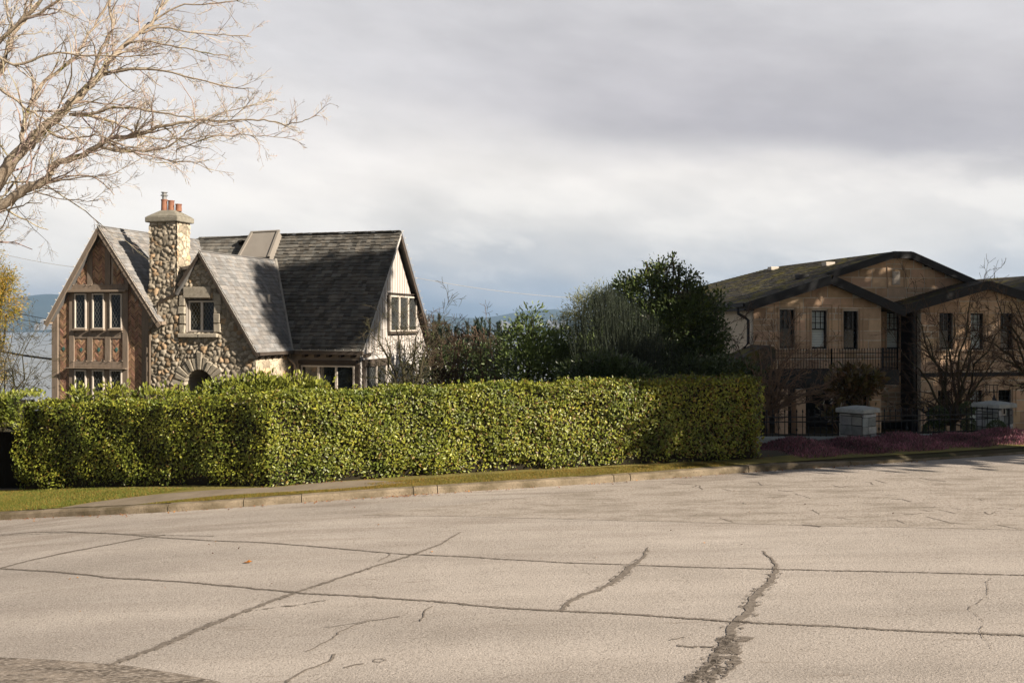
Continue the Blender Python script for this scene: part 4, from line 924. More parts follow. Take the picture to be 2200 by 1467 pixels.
blocks(B2, [(uD2, GB), (uF, GB), (uF, B2.px(1990, 640)[1]), (uD2, B2.px(1990, 640)[1])], [hx], hB)
# upper big gable wall
vz = B2.px(1923, 597); ub0 = B2.px(1790, 600)[0]
blocks(B2, [(ub0, B2.px(1990, 640)[1]), (uRR+.4, B2.px(1990, 640)[1]), (uRR+.2, zRR-.2), (uT2, zRg-.2), (uRg, zRg-.2), (ub0, zRg-.2-(uRg-ub0)*m2)], [], hB)
lv = MB(); pbox(lv, B2, 1916, 583, 1932, 612, .02, .07)
for k in range(9): a0, b0 = B2.px(1918, 609-k*2.9); a1, _ = B2.px(1930, 600); lv.add([B2.W(a0, b0, .10), B2.W(a1, b0, .10), B2.W(a1, b0+.04, .072), B2.W(a0, b0+.04, .072)], [(0, 1, 2, 3)])
lv.build('gable_vent', M['trim'], hB)
sq = MB()
for x0, y0, x1, y1 in ((1905, 575, 1907, 618), (1941, 575, 1943, 618), (1905, 616, 1943, 619)): pbox(sq, B2, x0, y0, x1, y1, 0, .05)
sq.build('vent_surround', M['sstrim'], hB)
for f, (x, y) in ((B1, (1763, 633)), (B1, (2100, 641))):
    a, b = f.px(x, y); d = MB()
    for s0, c in ((.22, .035), (.15, .055)): d.prism(f, [(a-s0, b), (a, b-s0*1.15), (a+s0, b), (a, b+s0*1.15)], 0, c)
    d.build('diamond_ornament', M['sstrim'], hB)
# right gable wall
uG, _ = B1.px(1978, 700); uH = uA2+(uA2-uL2)
hl = []
for x0, y0, x1, y1, bl in ((2018, 671, 2047, 750, None), (2085, 673, 2112, 751, (.02, .97)), (2149, 673, 2176, 751, None)): hl.append(sash(B1, x0, y0, x1, y1, blind=bl))
for x0, y0, x1, y1, bl in ((2015, 833, 2042, 890, None), (2083, 833, 2110, 922, (.05, .97)), (2145, 832, 2172, 892, None)): hl.append(sash(B1, x0, y0, x1, y1, blind=bl, sill=False))
def under2(u): return zA2-abs(u-uA2)*mG-.18
blocks(B1, [(uG, GB), (uH, GB), (uH, under2(uH)), (uA2, under2(uA2)), (uG, under2(uG))], hl, hB, wr=(.5, 1.2))
bl_ = MB(); pbox(bl_, B1, 1978, 801, 2330, 806, 0, .06); pbox(bl_, B2, 1893, 801, 1986, 806, 0, .06); bl_.build('belt_band', M['fascia'], hB)
for x in (2029, 2097, 2159):
    k_ = MB(); pbox(k_, B1, x-22, 819, x-5, 821, 0, .06); pbox(k_, B1, x+5, 819, x+22, 821, 0, .06); pbox(k_, B1, x-5, 816, x+5, 832, 0, .09); k_.build('keystone', M['sstrim'], hB)
# lightwell window
wd = MB(); pbox(wd, B2, 1893, 905, 1935, 945, 0, .07); wd.build('lower_window', M['sashdark'], hB); wd = MB(); pbox(wd, B2, 1890, 900, 1937, 904.5, 0, .13); wd.build('lintel', M['sstrim'], hB)
# side returns, left side wall, inner core
sd = MB(); Fs = Fr(qvz(uC, 37.7, 0), -V2, ZZ, -U2)
sd.fbox(Fs, -18, GB, -.2, -.0, zE2-.1, 0); sd.build('side_wall', M['cream'], hB)
rt = MB(); rt.fbox(UQ(uD, 1), -39.2, GB, -.1, -37.71, zR2-.1, 0) if False else rt.hexa([qvz(uD-.15, 37.95, GB), qvz(uD-.001, 37.95, GB), qvz(uD-.001, 39.2, GB), qvz(uD-.15, 39.2, GB), qvz(uD-.15, 37.95, zR2), qvz(uD-.001, 37.95, zR2), qvz(uD-.001, 39.2, zR2), qvz(uD-.15, 39.2, zR2)])
rt.hexa([qvz(uG, 37.95, GB), qvz(uG+.15, 37.95, GB), qvz(uG+.15, 39.2, GB), qvz(uG, 39.2, GB), qvz(uG, 37.95, zL2), qvz(uG+.15, 37.95, zL2), qvz(uG+.15, 39.2, zL2), qvz(uG, 39.2, zL2)]); rt.build('return_wall', M['fascia'], hB)
dp = MB(); pipe(dp, B1, [(1962, 668), (1962, 700), (1962, 945)], .02, .09); pipe(dp, B1r, [(1590, 662), (1592, 674), (1606, 682), (1613, 688), (1613, 738), (1604, 748)], -.25, .06); dp.build('downpipe', M['fascia'], hB, smooth=True)
# porch: dark room, columns, balcony
ulx = B1.px(1640, 900)[0]; pr = MB(); z1 = yfl
pr.hexa([qvz(uC, 40.4, GB-.2), qvz(uP0+3, 40.4, GB-.2), qvz(uP0+3, 40.6, GB-.2), qvz(uC, 40.6, GB-.2), qvz(uC, 40.4, z1), qvz(uP0+3, 40.4, z1), qvz(uP0+3, 40.6, z1), qvz(uC, 40.6, z1)])
pr.hexa([qvz(uC, 37.9, z1-.05), qvz(uP0, 37.9, z1-.05), qvz(uP0, 40.4, z1-.05), qvz(uC, 40.4, z1-.05), qvz(uC, 37.9, z1), qvz(uP0, 37.9, z1), qvz(uP0, 40.4, z1), qvz(uC, 40.4, z1)])
pr.build('porch_back', M['fascia'], hB)
Bb = VQ(36.5)
for x0, x1 in ((1675, 1693), (1711, 1731)):
    (a0, _), (a1, _) = Bb.px(x0, 900), Bb.px(x1, 900); zt_ = Bb.px(x0, 836)[1]
    F_ = VQ(36.5); c = MB(); c.fbox(F_, a0+.02, GB, -.42, a1-.02, zt_, -.02); co = c.build('column', M['joint'], hB)
    z = GB; c = MB()
    while z < zt_-.05: t = R4.uniform(.85, 1.15); c.c = (t, t, t); c.fbox(F_, a0, z+.008, -.44, a1, min(z+.52, zt_)-.008, 0); z += .52
    c.build('column_blocks', M['block'], co)
bb0, zt0 = Bb.px(1640, 797); bb1, zb0 = Bb.px(1932, 826)
ba = MB(); ba.fbox(Bb, bb0, zb0, -1.2, bb1, zt0, 0); ba.fbox(Bb, bb0+.1, zb0-.32, -1.1, bb1-1.0, zb0-.005, -.12)
for k in range(6): a = bb0+.5+k*1.05; ba.fbox(Bb, a, zb0-.2, -1.15, a+.12, zb0-.003, .10) if k < 0 else None
bal = ba.build('balcony', M['fascia'], hB, bevel=.01)
def picket_mesh(h, r=.011, knot=False, tip=True):
    b = MB(); b.tube([(0, 0, 0), (0, 0, h)], r, 4)
    if tip: b.lathe((0, 0, h), [(r*1.6, 0), (r*2.0, .02), (.001, .09)], 4)
    if knot: b.lathe((0, 0, h*.28), [(r, -.05), (r*2.6, 0), (r, .05)], 6)
    me = bpy.data.meshes.new('picket'); me.from_pydata(b.V, [], b.F); me.materials.append(M['iron']); return me
def rail_run(parent, P, Q, h, step, name='picket', rails=(.08, .62, .84), post=True, rr=.016):
    P, Q = A(*P), A(*Q); L = np.linalg.norm(Q-P); n = max(2, int(L/step)); me, mk = picket_mesh(h), picket_mesh(h, knot=True); og = ORG[parent.name]; lst = []
    for k in range(1, n):
        o = bpy.data.objects.new(name, mk if k % 5 == 2 else me); COL.objects.link(o); o.parent = parent; o.location = tuple(P+(Q-P)*k/n-og)
    b = MB()
    for r_ in rails: b.beam(P+ZZ*h*r_, Q+ZZ*h*r_, .025, rr*1.6)
    if post:
        for e in (P, Q): b.beam(e-ZZ*.02, e+ZZ*(h+.06), .05, .05, up=(1, 0, 0))
    b.build('rails', M['iron'], parent)
p0, p1 = Bb.W(bb0+.05, zt0+.002, -.05), Bb.W(bb1-.05, zt0+.002, -.05)
pm = p0+(p1-p0)*.5
rb = thing('balcony_railing', p0, '', ''); 
for k_ in ('label', 'category'):
    if k_ in rb: del rb[k_]
rb.parent = hB; rb.location = tuple(A(*p0)-ORG[hB.name]); rb.name = 'balcony_railing'; ORG[rb.name] = A(*p0)
rail_run(rb, p0, pm, .80, .115); rail_run(rb, pm, p1, .80, .115); rail_run(rb, p1, p1+V2*1.1, .80, .11)
# low porch roof at the left corner
lp = MB(); fL = VQ(36.2)
pg_ = fL.pts([(1545, 812), (1560, 795), (1612, 758), (1652, 742), (1664, 746), (1668, 772), (1640, 800), (1640, 818), (1545, 826)])
lp.prism(fL, pg_, -1.6, 0); lpo = lp.build('porch_roof', M['mossroof'], hB)
tg = MB(); tg.fbox(VQ(37.0), fL.px(1560, 900)[0], GB, -.6, fL.px(1650, 900)[0], fL.px(1600, 815)[1], 0); tg.build('porch_wall', M['fascia'], hB)
ps = MB()
for x, y in ((1661, 579-7), (1779, 563), (1722, 590)):
    # vents on the mossy slope: intersect the slope plane
    n_ = nrm(np.cross(V2, qvz(uRg-uE, 0, zRg-zE2))); n_ = n_ if n_[2] > 0 else -n_; ff = Fr(qvz(uE, 40, zE2), V2, qvz(uRg-uE, 0, zRg-zE2), n_); a, b = ff.px(x, y+8); P = ff.W(a, b, 0)
    v_ = MB(); v_.hexa([P+U2*s0+V2*s1-n_*.02 for s0, s1 in ((-.2, -.2), (.2, -.2), (.2, .2), (-.2, .2))]+[P+U2*s0+V2*s1+ZZ*.16 for s0, s1 in ((-.22, -.22), (.24, -.22), (.24, .22), (-.22, .22))]); v_.build('roof_vent', M['trim'] if y != 590 else M['fascia'], hB, bevel=.02)

# ================================================================== low stone wall, pillars, iron fence
WL = [A(5.9, 24.6, 0), A(8.2, 25.0, 0), A(13.6, 26.2, 0), A(18, 28.2, 0)]
def wz_(x): return np.interp(x, [5.9, 8.2, 13.6, 18], [-2.81, -2.85, -2.85, -2.8])+EYE
Rw = random.Random(17)
def stone_garden_wall(P, Q, label):
    o = (P+Q)/2; o = A(o[0], o[1], wz_(o[0])-.7); root = thing('garden_wall', o, label, 'wall', 'low granite garden walls'); d = nrm(Q-P); n = A(d[1], -d[0], 0)
    body = MB(); L = np.linalg.norm(Q-P); x = 0; tp = MB()
    while x < L-.02:
        w = min(Rw.uniform(.7, 1.3), L-x); a = P+d*x; b = P+d*(x+w-.012); za, zb = wz_(a[0]), wz_(b[0]); t = Rw.uniform(.8, 1.3); tp.c = (t, t, t*.95)
        q = [a-n*.24, b-n*.24, b+n*(.22+Rw.uniform(-.02, .03)), a+n*(.22+Rw.uniform(-.02, .03))]
        q = [q[3], q[2], q[1], q[0]]
        tp.hexa([q[0]+ZZ*(za-.16), q[1]+ZZ*(zb-.16), q[2]+ZZ*(zb-.16), q[3]+ZZ*(za-.16), q[0]+ZZ*(za+Rw.uniform(-.015, .015)), q[1]+ZZ*(zb+Rw.uniform(-.015, .015)), q[2]+ZZ*zb, q[3]+ZZ*za]); x += w
    tp.build('coping', M['granite'], root, bevel=.03)
    f = Fr(P+n*.17+ZZ*0, d, ZZ, n); x = 0
    for r_ in range(4):
        x = 0
        while x < L-.02:
            w = min(Rw.uniform(.2, .5), L-x); px_ = P+d*x; z1_ = wz_(px_[0])-.165-r_*.19; t = Rw.uniform(.55, 1.2); body.c = (t, t, t*.96)
            body.fbox(f, x+.006, z1_-.185, -.3, x+w-.006, z1_-.006, Rw.uniform(-.01, .03)); x += w
    body.build('wall_stones', M['granite'], root, bevel=.012)
    return root
def pillar(px_c, D, w, ytop, yb, rot, label, ncap=.17):
    c = at(px_c, (ytop+yb)/2, D); z1_ = at(px_c, ytop, D)[2]; z0_ = wz_(c[0])-.7; c[2] = z0_
    root = thing('stone_pillar', c, label, 'pillar', 'granite gate pillars'); ca, sa_ = math.cos(rot), math.sin(rot); ex = A(ca, sa_, 0); ey = A(-sa_, ca, 0)
    for e1, e2 in ((ex, -ey), (ey, ex), (-ex, ey), (-ey, -ex)):
        f = Fr(A(c[0], c[1], z0_)+e2*w/2, e1, ZZ, e2)
        blocks(f, [(-w/2, 0), (w/2, 0), (w/2, z1_-z0_-ncap-.02), (-w/2, z1_-z0_-ncap-.02)], [], root, name='shaft_face', rows=(.10, .26), wr=(.14, .36), thick=.03, m='granite', mj='fascia', base=.06, gap=.014, tone=(.45, 1.6), rr=Rw)
    b = MB(); h = w/2+.09; zc_ = z1_-ncap
    def sq(s, z): return [A(c[0], c[1], 0)+ex*i*s+ey*j*s+ZZ*z for i, j in ((-1, -1), (1, -1), (1, 1), (-1, 1))]
    b.c = (1.25, 1.25, 1.2); b.hexa(sq(h, zc_)+sq(h, zc_+ncap-.06)); b.hexa(sq(h-.01, zc_+ncap-.058)+sq(.12, zc_+ncap-.005)); b.build('pillar_cap', M['granite'], root, bevel=.02)
    return root, ex, ey, c
stone_garden_wall(WL[0], A(8.35, 25.03, 0), 'low grey granite wall beside the hedge end, left of the nearer pillar')
stone_garden_wall(A(9.0, 25.18, 0), A(13.0, 26.07, 0), 'long low granite wall running between the two stone pillars')
stone_garden_wall(A(13.75, 26.25, 0), WL[3], 'low granite wall right of the pillar with the intercom')
pillar(1843, 24.9, .60, 871, 945, math.radians(40), 'square grey granite pillar below the magnolia, with plain cap')
r2, ex2, ey2, c2 = pillar(2136, 26.3, .62, 861, 935, math.radians(-28+60), 'square granite pillar with pale intercom plate and iron bracket on top')
f = Fr(A(c2[0], c2[1], 0)+(-ey2)*.31, ex2, ZZ, -ey2); b = MB(); a, zz_ = f.px(2153, 883); b.fbox(f, a-.05, zz_-.10, .02, a+.07, zz_+.09, .05); ic = b.build('intercom', M['trim'], r2)
b = MB(); b.fbox(f, a-.025, zz_-.075, .051, a+.045, zz_+.065, .056); b.build('intercom_screen', M['dark'], ic)
b = MB(); zt_ = at(2136, 861, 26.3)[2]; b.lathe((c2[0], c2[1], zt_+.02), [(.06, 0), (.035, .06), (.02, .12), (.012, .16), (.012, .28)], 8)
for k in range(4): b.beam((c2[0]-.22+k*.10, c2[1], zt_+.20), (c2[0]-.22+k*.10, c2[1], zt_+.42), .012, .012, up=(1, 0, 0))
b.beam((c2[0]-.24, c2[1], zt_+.42), (c2[0]+.12, c2[1], zt_+.42), .015, .02); b.beam((c2[0]-.24, c2[1], zt_+.24), (c2[0]+.12, c2[1], zt_+.24), .015, .02); b.build('iron_bracket', M['iron'], r2)
def iron_fence(P, Q, h, label):
    P = A(P[0], P[1], wz_(P[0])+.02); Q = A(Q[0], Q[1], wz_(Q[0])+.02); root = thing('iron_fence', P, label, 'fence', 'black iron fence panels on the garden wall')
    rail_run(root, P, Q, h, .155, rails=(.08, .60, .80))
iron_fence((6.0, 24.62), (8.35, 25.03), .60, 'black spiked iron fence panel between the hedge and the nearer pillar')
iron_fence((9.0, 25.18), (13.0, 26.07), .60, 'long black spiked iron fence panel between the two pillars')
# ================================================================== vegetation
def leafmat(name, c1, c2, rough=.45, trans=.25, spec=.5, scale=1.5): return mat(name, c1, c2, rough=rough, scale=scale, bump=0, attr=True, trans=trans, spec=spec)
M['laurel'] = leafmat('laurel_leaf', (.32, .33, .048), (.125, .165, .03), rough=.42, trans=.06, spec=.38)
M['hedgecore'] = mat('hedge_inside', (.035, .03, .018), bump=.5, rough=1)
M['bark'] = mat('pale_maple_bark', (.48, .41, .32), (.35, .28, .21), scale=6, bump=.6, bscale=30, dist=.02, speck=(2.2, .60, .68, (.15, .14, .025)))
M['twig'] = mat('reddish_twigs', (.52, .46, .375), (.38, .33, .27), scale=2, bump=0, attr=True)
M['bark_dark'] = mat('dark_mossy_bark', (.075, .06, .045), (.07, .07, .025), scale=6, bump=.6, bscale=40)
M['twig_brown'] = mat('brown_twigs', (.15, .10, .065), (.10, .07, .05), scale=2, bump=0)
M['twig_pale'] = mat('pale_brown_twigs', (.26, .18, .12), (.18, .12, .085), scale=2, bump=0)
M['evergreen'] = leafmat('dark_evergreen_leaf', (.085, .115, .035), (.05, .08, .028), rough=.38, trans=.12)
M['midgreen'] = leafmat('mid_green_leaf', (.14, .19, .055), (.09, .13, .04), rough=.45, trans=.2)
M['bamboo'] = leafmat('yellow_green_leaf', (.34, .34, .12), (.22, .24, .08), rough=.6, trans=.3)
M['broom'] = leafmat('grey_green_stems', (.036, .050, .026), (.025, .035, .02), rough=.7, trans=.1)
M['needle'] = leafmat('blue_green_needle', (.045, .075, .05), (.03, .055, .04), rough=.6, trans=.1)
M['cedar'] = leafmat('golden_cedar_leaf', (.60, .37, .045), (.36, .27, .05), rough=.7, trans=.25)
M['magnolia'] = leafmat('bronze_magnolia_leaf', (.10, .10, .03), (.13, .065, .03), rough=.35, trans=.1, scale=3)
M['heather'] = leafmat('purple_heather', (.42, .17, .22), (.25, .115, .14), rough=.9, trans=.2, scale=2.5)
T6 = np.array([(0, 0, 0), (.3, .5, .12), (.75, .36, .10), (1, 0, 0), (.75, -.36, .10), (.3, -.5, .12)])
def leaves(name, P, Dr, L, wr, m, parent=None, origin=None, tint=None, rg=None, tri=False, kind=None, NT=None):
    rg = rg or rng; n = len(P); Dr = Dr/np.linalg.norm(Dr, axis=1)[:, None]; q = rg.normal(0, 1, (n, 3)); S_ = np.cross(Dr, q); S_ /= np.linalg.norm(S_, axis=1)[:, None]+1e-9; N = np.cross(S_, Dr)
    if NT is not None:
        N = NT/np.linalg.norm(NT, axis=1)[:, None]; Dr = Dr-N*(Dr*N).sum(1)[:, None]; Dr /= np.linalg.norm(Dr, axis=1)[:, None]+1e-9; S_ = np.cross(N, Dr)
    L = (L*np.clip(rg.normal(1, .22, n), .5, 1.6))[:, None]
    if tri: T = np.array([(0, -.0, 0), (.5, .5, .05), (1, 0, 0), (.5, -.5, .05)]); Fq = np.array([[0, 1, 2, 3]])
    else: T = T6; Fq = np.array([[0, 1, 2, 3], [0, 3, 4, 5]])
    V = np.concatenate([P+Dr*L*t[0]+S_*L*wr*t[1]+N*L*wr*t[2] for t in T], 0); i = np.arange(n); k = len(T)
    FF = np.concatenate([np.stack([i+n*v for v in f], 1) for f in Fq], 0)
    c = tint if tint is not None else rg.uniform(.6, 1.35, (n, 1))*np.ones((1, 3)); c = np.concatenate([c]*len(Fq), 0)
    o = npmesh(name, V, FF, m, parent, origin, cols=c)
    if kind: o['kind'] = kind
    return o

# ---- clipped laurel hedge
hC = A(*H1); hedge = thing('laurel_hedge', A(H1[0], H1[1]+.6, H1[2]), 'long clipped yellow-green laurel hedge along the kerb, bent at its corner', 'hedge')
HT = 1.1
def htop(x): return np.interp(x, [H0[0], -8, H1[0], 0, H2[0]], [at(30, 868, H0[1])[2], at(300, 858, H0[1]-.7)[2], at(575, 848, H1[1])[2], at(1100, 827, 20.5)[2], at(1640, 811, H2[1])[2]])
def hfoot(x): return fx(x)+.14
lf = []; ld = []
def hedge_pts(P0, P1, dens, bulge=True):
    d = P1[:2]-P0[:2]; L = np.linalg.norm(d); d = d/L; n = A(d[1], -d[0]); N = int(L*2.1*dens); t = rng.uniform(0, L, N); x = P0[0]+d[0]*t; zb, zt_ = hfoot(x), htop(x); s = rng.random(N)
    z = zb+(zt_-zb)*s; lump = .05*np.sin(t*2.1+z*3)+.04*np.sin(t*5.3+2)+.03*np.sin(z*7+t*3.1); rnd = .22*np.clip((s-.86)/.14, 0, 1)**2+.08*np.clip((.15-s)/.15, 0, 1)+.05*np.clip((.10-s)/.1, 0, 1)
    dep = rnd-lump+np.abs(rng.normal(0, .10, N))-.02; y = P0[1]+d[1]*t-n[1]*dep; xx = x-n[0]*dep
    thin = (s < .12) & (rng.random(N) < .45); P = np.stack([xx, y, z], 1)[~thin]; D_ = np.stack([n[0]+rng.normal(0, .5, N), n[1]+rng.normal(0, .5, N), .35+rng.normal(0, .5, N)], 1)[~thin]
    lf.append(P); ld.append(D_)
    N = int(L*HT*dens*1.0); t = rng.uniform(0, L, N); w = rng.uniform(0.02, HT, N); x = P0[0]+d[0]*t-n[0]*w; y = P0[1]+d[1]*t-n[1]*w; xc = P0[0]+d[0]*t; e = np.minimum(w, HT-w)
    z = htop(xc)-.12*np.clip(1-e/.2, 0, 1)**2-np.abs(rng.normal(0, .05, N))+.03*np.sin(t*3)+.02*np.sin(w*9+t*5); lf.append(np.stack([x, y, z], 1)); ld.append(np.stack([rng.normal(0, .7, N), rng.normal(0, .7, N), .7+rng.normal(0, .5, N)], 1))
    # back face
    N = int(L*1.0*dens*.35); t = rng.uniform(0, L, N); x = P0[0]+d[0]*t-n[0]*HT; y = P0[1]+d[1]*t-n[1]*HT; xc = P0[0]+d[0]*t; z = htop(xc)-rng.uniform(0, 1.2, N)
    lf.append(np.stack([x, y, z], 1)+rng.normal(0, .04, (N, 3))); ld.append(np.stack([-n[0]+rng.normal(0, .6, N), -n[1]+rng.normal(0, .6, N), .3+rng.normal(0, .6, N)], 1))
def hedge_end(P, d, n, dens):   # cap face at an end: d outward
    N = int(HT*2*dens); w = rng.uniform(0, HT, N); s = rng.random(N); z = hfoot(P[0])+(htop(P[0])-hfoot(P[0]))*s; e = np.minimum(w, HT-w); r_ = .12*np.clip(1-e/.25, 0, 1)+.2*np.clip((s-.85)/.15, 0, 1)**2; o_ = .06*np.sin(z*6+w*4)-r_-np.abs(rng.normal(0, .07, N))
    lf.append(np.stack([P[0]-n[0]*w+d[0]*o_, P[1]-n[1]*w+d[1]*o_, z], 1)); ld.append(np.stack([d[0]+rng.normal(0, .7, N), d[1]+rng.normal(0, .7, N), .5+rng.normal(0, .7, N)], 1))
hedge_pts(H0, H1, 1050); hedge_pts(H1, H2, 1350)
dR = nrm((H2-H1)[:2]); nR_ = A(dR[1], -dR[0]); hedge_end(H2, dR, nR_, 700); dL = nrm((H0-H1)[:2]); nL_ = A(-dL[1], dL[0]); nL_ = nL_ if nL_[1] < 0 else -nL_; hedge_end(H0, dL, nL_, 700)
# wispy untrimmed sprays on top
def sprays(n, xr, yoff, hmax, lean=.3):
    for k in range(n):
        x = rng.uniform(*xr); y = float(HYf(x))+rng.uniform(*yoff); z0 = float(htop(x))-.12; h = rng.uniform(.06, hmax)+.12; m = int(16+h*50); t = rng.random(m)**.7; lx, ly = rng.normal(0, lean*.5, 2)
        P = np.stack([x+lx*t*h, y+ly*t*h, z0+h*t], 1)+rng.normal(0, .03, (m, 3)); D_ = np.stack([rng.normal(0, .8, m), rng.normal(0, .8, m), .8+rng.normal(0, .3, m)], 1); lf.append(P); ld.append(D_)
sprays(90, (H0[0], H2[0]), (.4, 1.1), .07); sprays(24, (-8.2, -5.0), (.8, 1.5), .20)
P = np.concatenate(lf); Dd = np.concatenate(ld); n = len(P)
base_t = rng.uniform(.5, 1.25, (n, 1)); brown = (rng.random((n, 1)) < (.05+.08*smooth((P[:, :1]+2)/4)+.08*smooth((P[:, :1]-1.5)/4))); young = rng.random((n, 1)) < .22  # brown leaves commoner rightward: real tint that also darkens the shaded end
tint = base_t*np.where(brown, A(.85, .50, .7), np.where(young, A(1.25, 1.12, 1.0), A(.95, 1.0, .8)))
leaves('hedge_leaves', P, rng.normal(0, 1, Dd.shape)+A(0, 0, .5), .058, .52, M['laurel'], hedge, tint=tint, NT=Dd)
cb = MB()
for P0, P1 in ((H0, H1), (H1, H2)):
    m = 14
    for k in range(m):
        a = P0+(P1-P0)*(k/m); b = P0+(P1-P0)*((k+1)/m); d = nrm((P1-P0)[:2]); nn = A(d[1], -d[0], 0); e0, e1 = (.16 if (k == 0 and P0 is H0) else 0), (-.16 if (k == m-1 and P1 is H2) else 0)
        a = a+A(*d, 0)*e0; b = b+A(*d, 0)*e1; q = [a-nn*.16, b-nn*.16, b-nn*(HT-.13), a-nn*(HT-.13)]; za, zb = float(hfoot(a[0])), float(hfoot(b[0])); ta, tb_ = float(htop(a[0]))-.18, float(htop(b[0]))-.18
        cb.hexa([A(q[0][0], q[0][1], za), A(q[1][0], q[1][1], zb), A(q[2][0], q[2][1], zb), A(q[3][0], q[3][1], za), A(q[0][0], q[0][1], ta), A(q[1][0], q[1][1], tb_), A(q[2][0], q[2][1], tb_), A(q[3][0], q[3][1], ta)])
cb.build('dark_hedge_core', M['hedgecore'], hedge)  # solid core coloured dark for the shade between leaves; blocks see-through
# bushy laurel behind the hedge, in front of the stone house
def crown(rg, ells, n, cl=36, cr=.22, shell=.55, up=.3):
    """leaf points in clumps scattered through ellipsoids -> positions, directions"""
    vol = np.array([e[1][0]*e[1][1]*e[1][2] for e in ells])**.67; nc = max(8, n//cl); w = rg.choice(len(ells), nc, p=vol/vol.sum()); u = rg.normal(0, 1, (nc, 3)); u /= np.linalg.norm(u, axis=1)[:, None]
    r = shell+(1-shell)*rg.random((nc, 1))**.6; C = np.array([ells[k][0] for k in w]); Rr_ = np.array([ells[k][1] for k in w]); cc = C+u*Rr_*r; idx = np.repeat(np.arange(nc), cl); sz = rg.uniform(.5, 1.4, nc)[idx][:, None]
    g_ = rg.normal(0, 1, (len(idx), 3))*cr*sz*A(1, 1, .75); return cc[idx]+g_, u[idx]*.9+g_/cr*.5+A(0, 0, up)+rg.normal(0, .45, g_.shape)
def limbs(mb, base, tips, r, rg, wob=.12, n=6, sides=5):
    for t in tips:
        t = A(*t); u = np.linspace(0, 1, n)[:, None]; p = base+(t-base)*u+A(0, 0, 1)*np.sin(u*math.pi)*.1*np.linalg.norm(t-base); p[1:-1] += rg.normal(0, wob*np.linalg.norm(t-base)/n, (n-2, 3)); mb.tube([tuple(q) for q in p], list(r*(1-.75*u[:, 0])), sides)
def leafy(name, label, cat, px, D, bl, ells, n, L, wr, m, group=None, cl=36, cr=.22, shell=.5, up=.3, seed=1, tr=.06, trunk='trunk', tri=False, zg=None, tint=None, bark='bark_dark'):
    """ells: (x px, y px, D offset, rx, rz in metres[, ry])"""
    rg = np.random.default_rng(seed); b = at(px, 700, D); b[2] = float(GZ(b[0], b[1])) if zg is None else zg; root = thing(name, b, label, cat, group)
    E = []
    for e in ells: c = at(e[0], e[1], D+e[2]); E.append((c, A(e[3], e[5] if len(e) > 5 else e[3]*.8, e[4])))
    P, Dd = crown(rg, E, n, cl, cr, shell, up); P[:, 2] = np.maximum(P[:, 2], b[2]+.05)
    t = None
    if tint: t = rg.uniform(.6, 1.3, (len(P), 1))*np.where(rg.random((len(P), 1)) < tint[0], A(*tint[1]), A(1, 1, 1))
    leaves('foliage' if cat != 'tree' else 'crown', P, Dd, L, wr, M[m], root, rg=rg, tri=tri, tint=t)
    mb = MB(); limbs(mb, b, [c+rg.normal(0, .3, 3)*r_ for c, r_ in E for _ in range(3)], tr, rg); mb.build(trunk, M[bark], root); return root
M['laurel2'] = M['laurel']
leafy('laurel_bush', 'loose untrimmed laurel bush rising behind the hedge below the stone arch', 'bush', 520, 22.3, .1,
      [(350, 856, 0, .75, .18), (425, 860, 0, .7, .16), (500, 843, 0, .7, .27), (560, 836, 0, .6, .30), (620, 836, 0, .7, .28), (665, 842, 0, .5, .2), (250, 858, 0, .3, .25), (180, 858, 0, .5, .2)], 7000, .095, .45, 'laurel', cl=26, cr=.10, up=.9, seed=3, shell=.3, bark='bark_dark')

# ---- arched hedge over the garden gate at the far left, and the gate
gr_ = thing('gate_hedge', A(-13.5, 22.3, float(GZ(-13.5, 22.3))), 'bright yellow-green laurel hedge growing over the garden gate at the left edge', 'hedge')
N = 9000; x = rng.uniform(-17.5, H0[0]+.45, N); zt_ = at(0, 853, 22.3)[2]; face = rng.random(N) < .7; y = np.where(face, 22.0+.12*np.sin(x*3)+np.abs(rng.normal(0, .06, N)), rng.uniform(22.0, 23.2, N)); zlow = np.where(x > -13.3, zt_-.62, zt_-2.0)
z = np.where(face, zlow+(zt_-zlow)*rng.random(N), zt_+.04*np.sin(x*5)+rng.normal(0, .04, N)); P = np.stack([x, y, z], 1); Dd = np.stack([rng.normal(0, .8, N), np.where(face, -1, 0)+rng.normal(0, .7, N), np.where(face, .4, .9)+rng.normal(0, .6, N)], 1)
leaves('hedge_leaves', P, Dd, .09, .5, M['laurel'], gr_)
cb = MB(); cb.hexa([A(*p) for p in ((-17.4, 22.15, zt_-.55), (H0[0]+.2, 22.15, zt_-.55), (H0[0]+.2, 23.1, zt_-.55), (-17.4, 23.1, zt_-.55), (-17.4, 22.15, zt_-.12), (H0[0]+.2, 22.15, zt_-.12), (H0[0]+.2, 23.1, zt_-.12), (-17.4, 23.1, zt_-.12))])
cb.hexa([A(*p) for p in ((-17.4, 22.2, -2), (-13.2, 22.2, -2), (-13.2, 23.1, -2), (-17.4, 23.1, -2), (-17.4, 22.2, zt_-.5), (-13.2, 22.2, zt_-.5), (-13.2, 23.1, zt_-.5), (-17.4, 23.1, zt_-.5))]); cb.build('dark_hedge_core', M['hedgecore'], gr_)  # same solid core, shade behind the leaves put into its colour
gz = float(GZ(-11.5, 22.3)); gate = thing('garden_gate', A(-12, 22.95, gz), 'dark arched iron and board gate in the gap at the left end of the hedge', 'gate'); b = MB()
gt_ = zt_-.65; arcp = [(-12.15+1.05*math.cos(t), 22.9, gt_-.45+.42*math.sin(t)) for t in np.linspace(0, math.pi, 14)]; b.tube([(-11.15, 22.9, gz)]+arcp+[(-13.2, 22.9, gz)], .022, 6); b.build('gate_frame', M['dark'], gate)
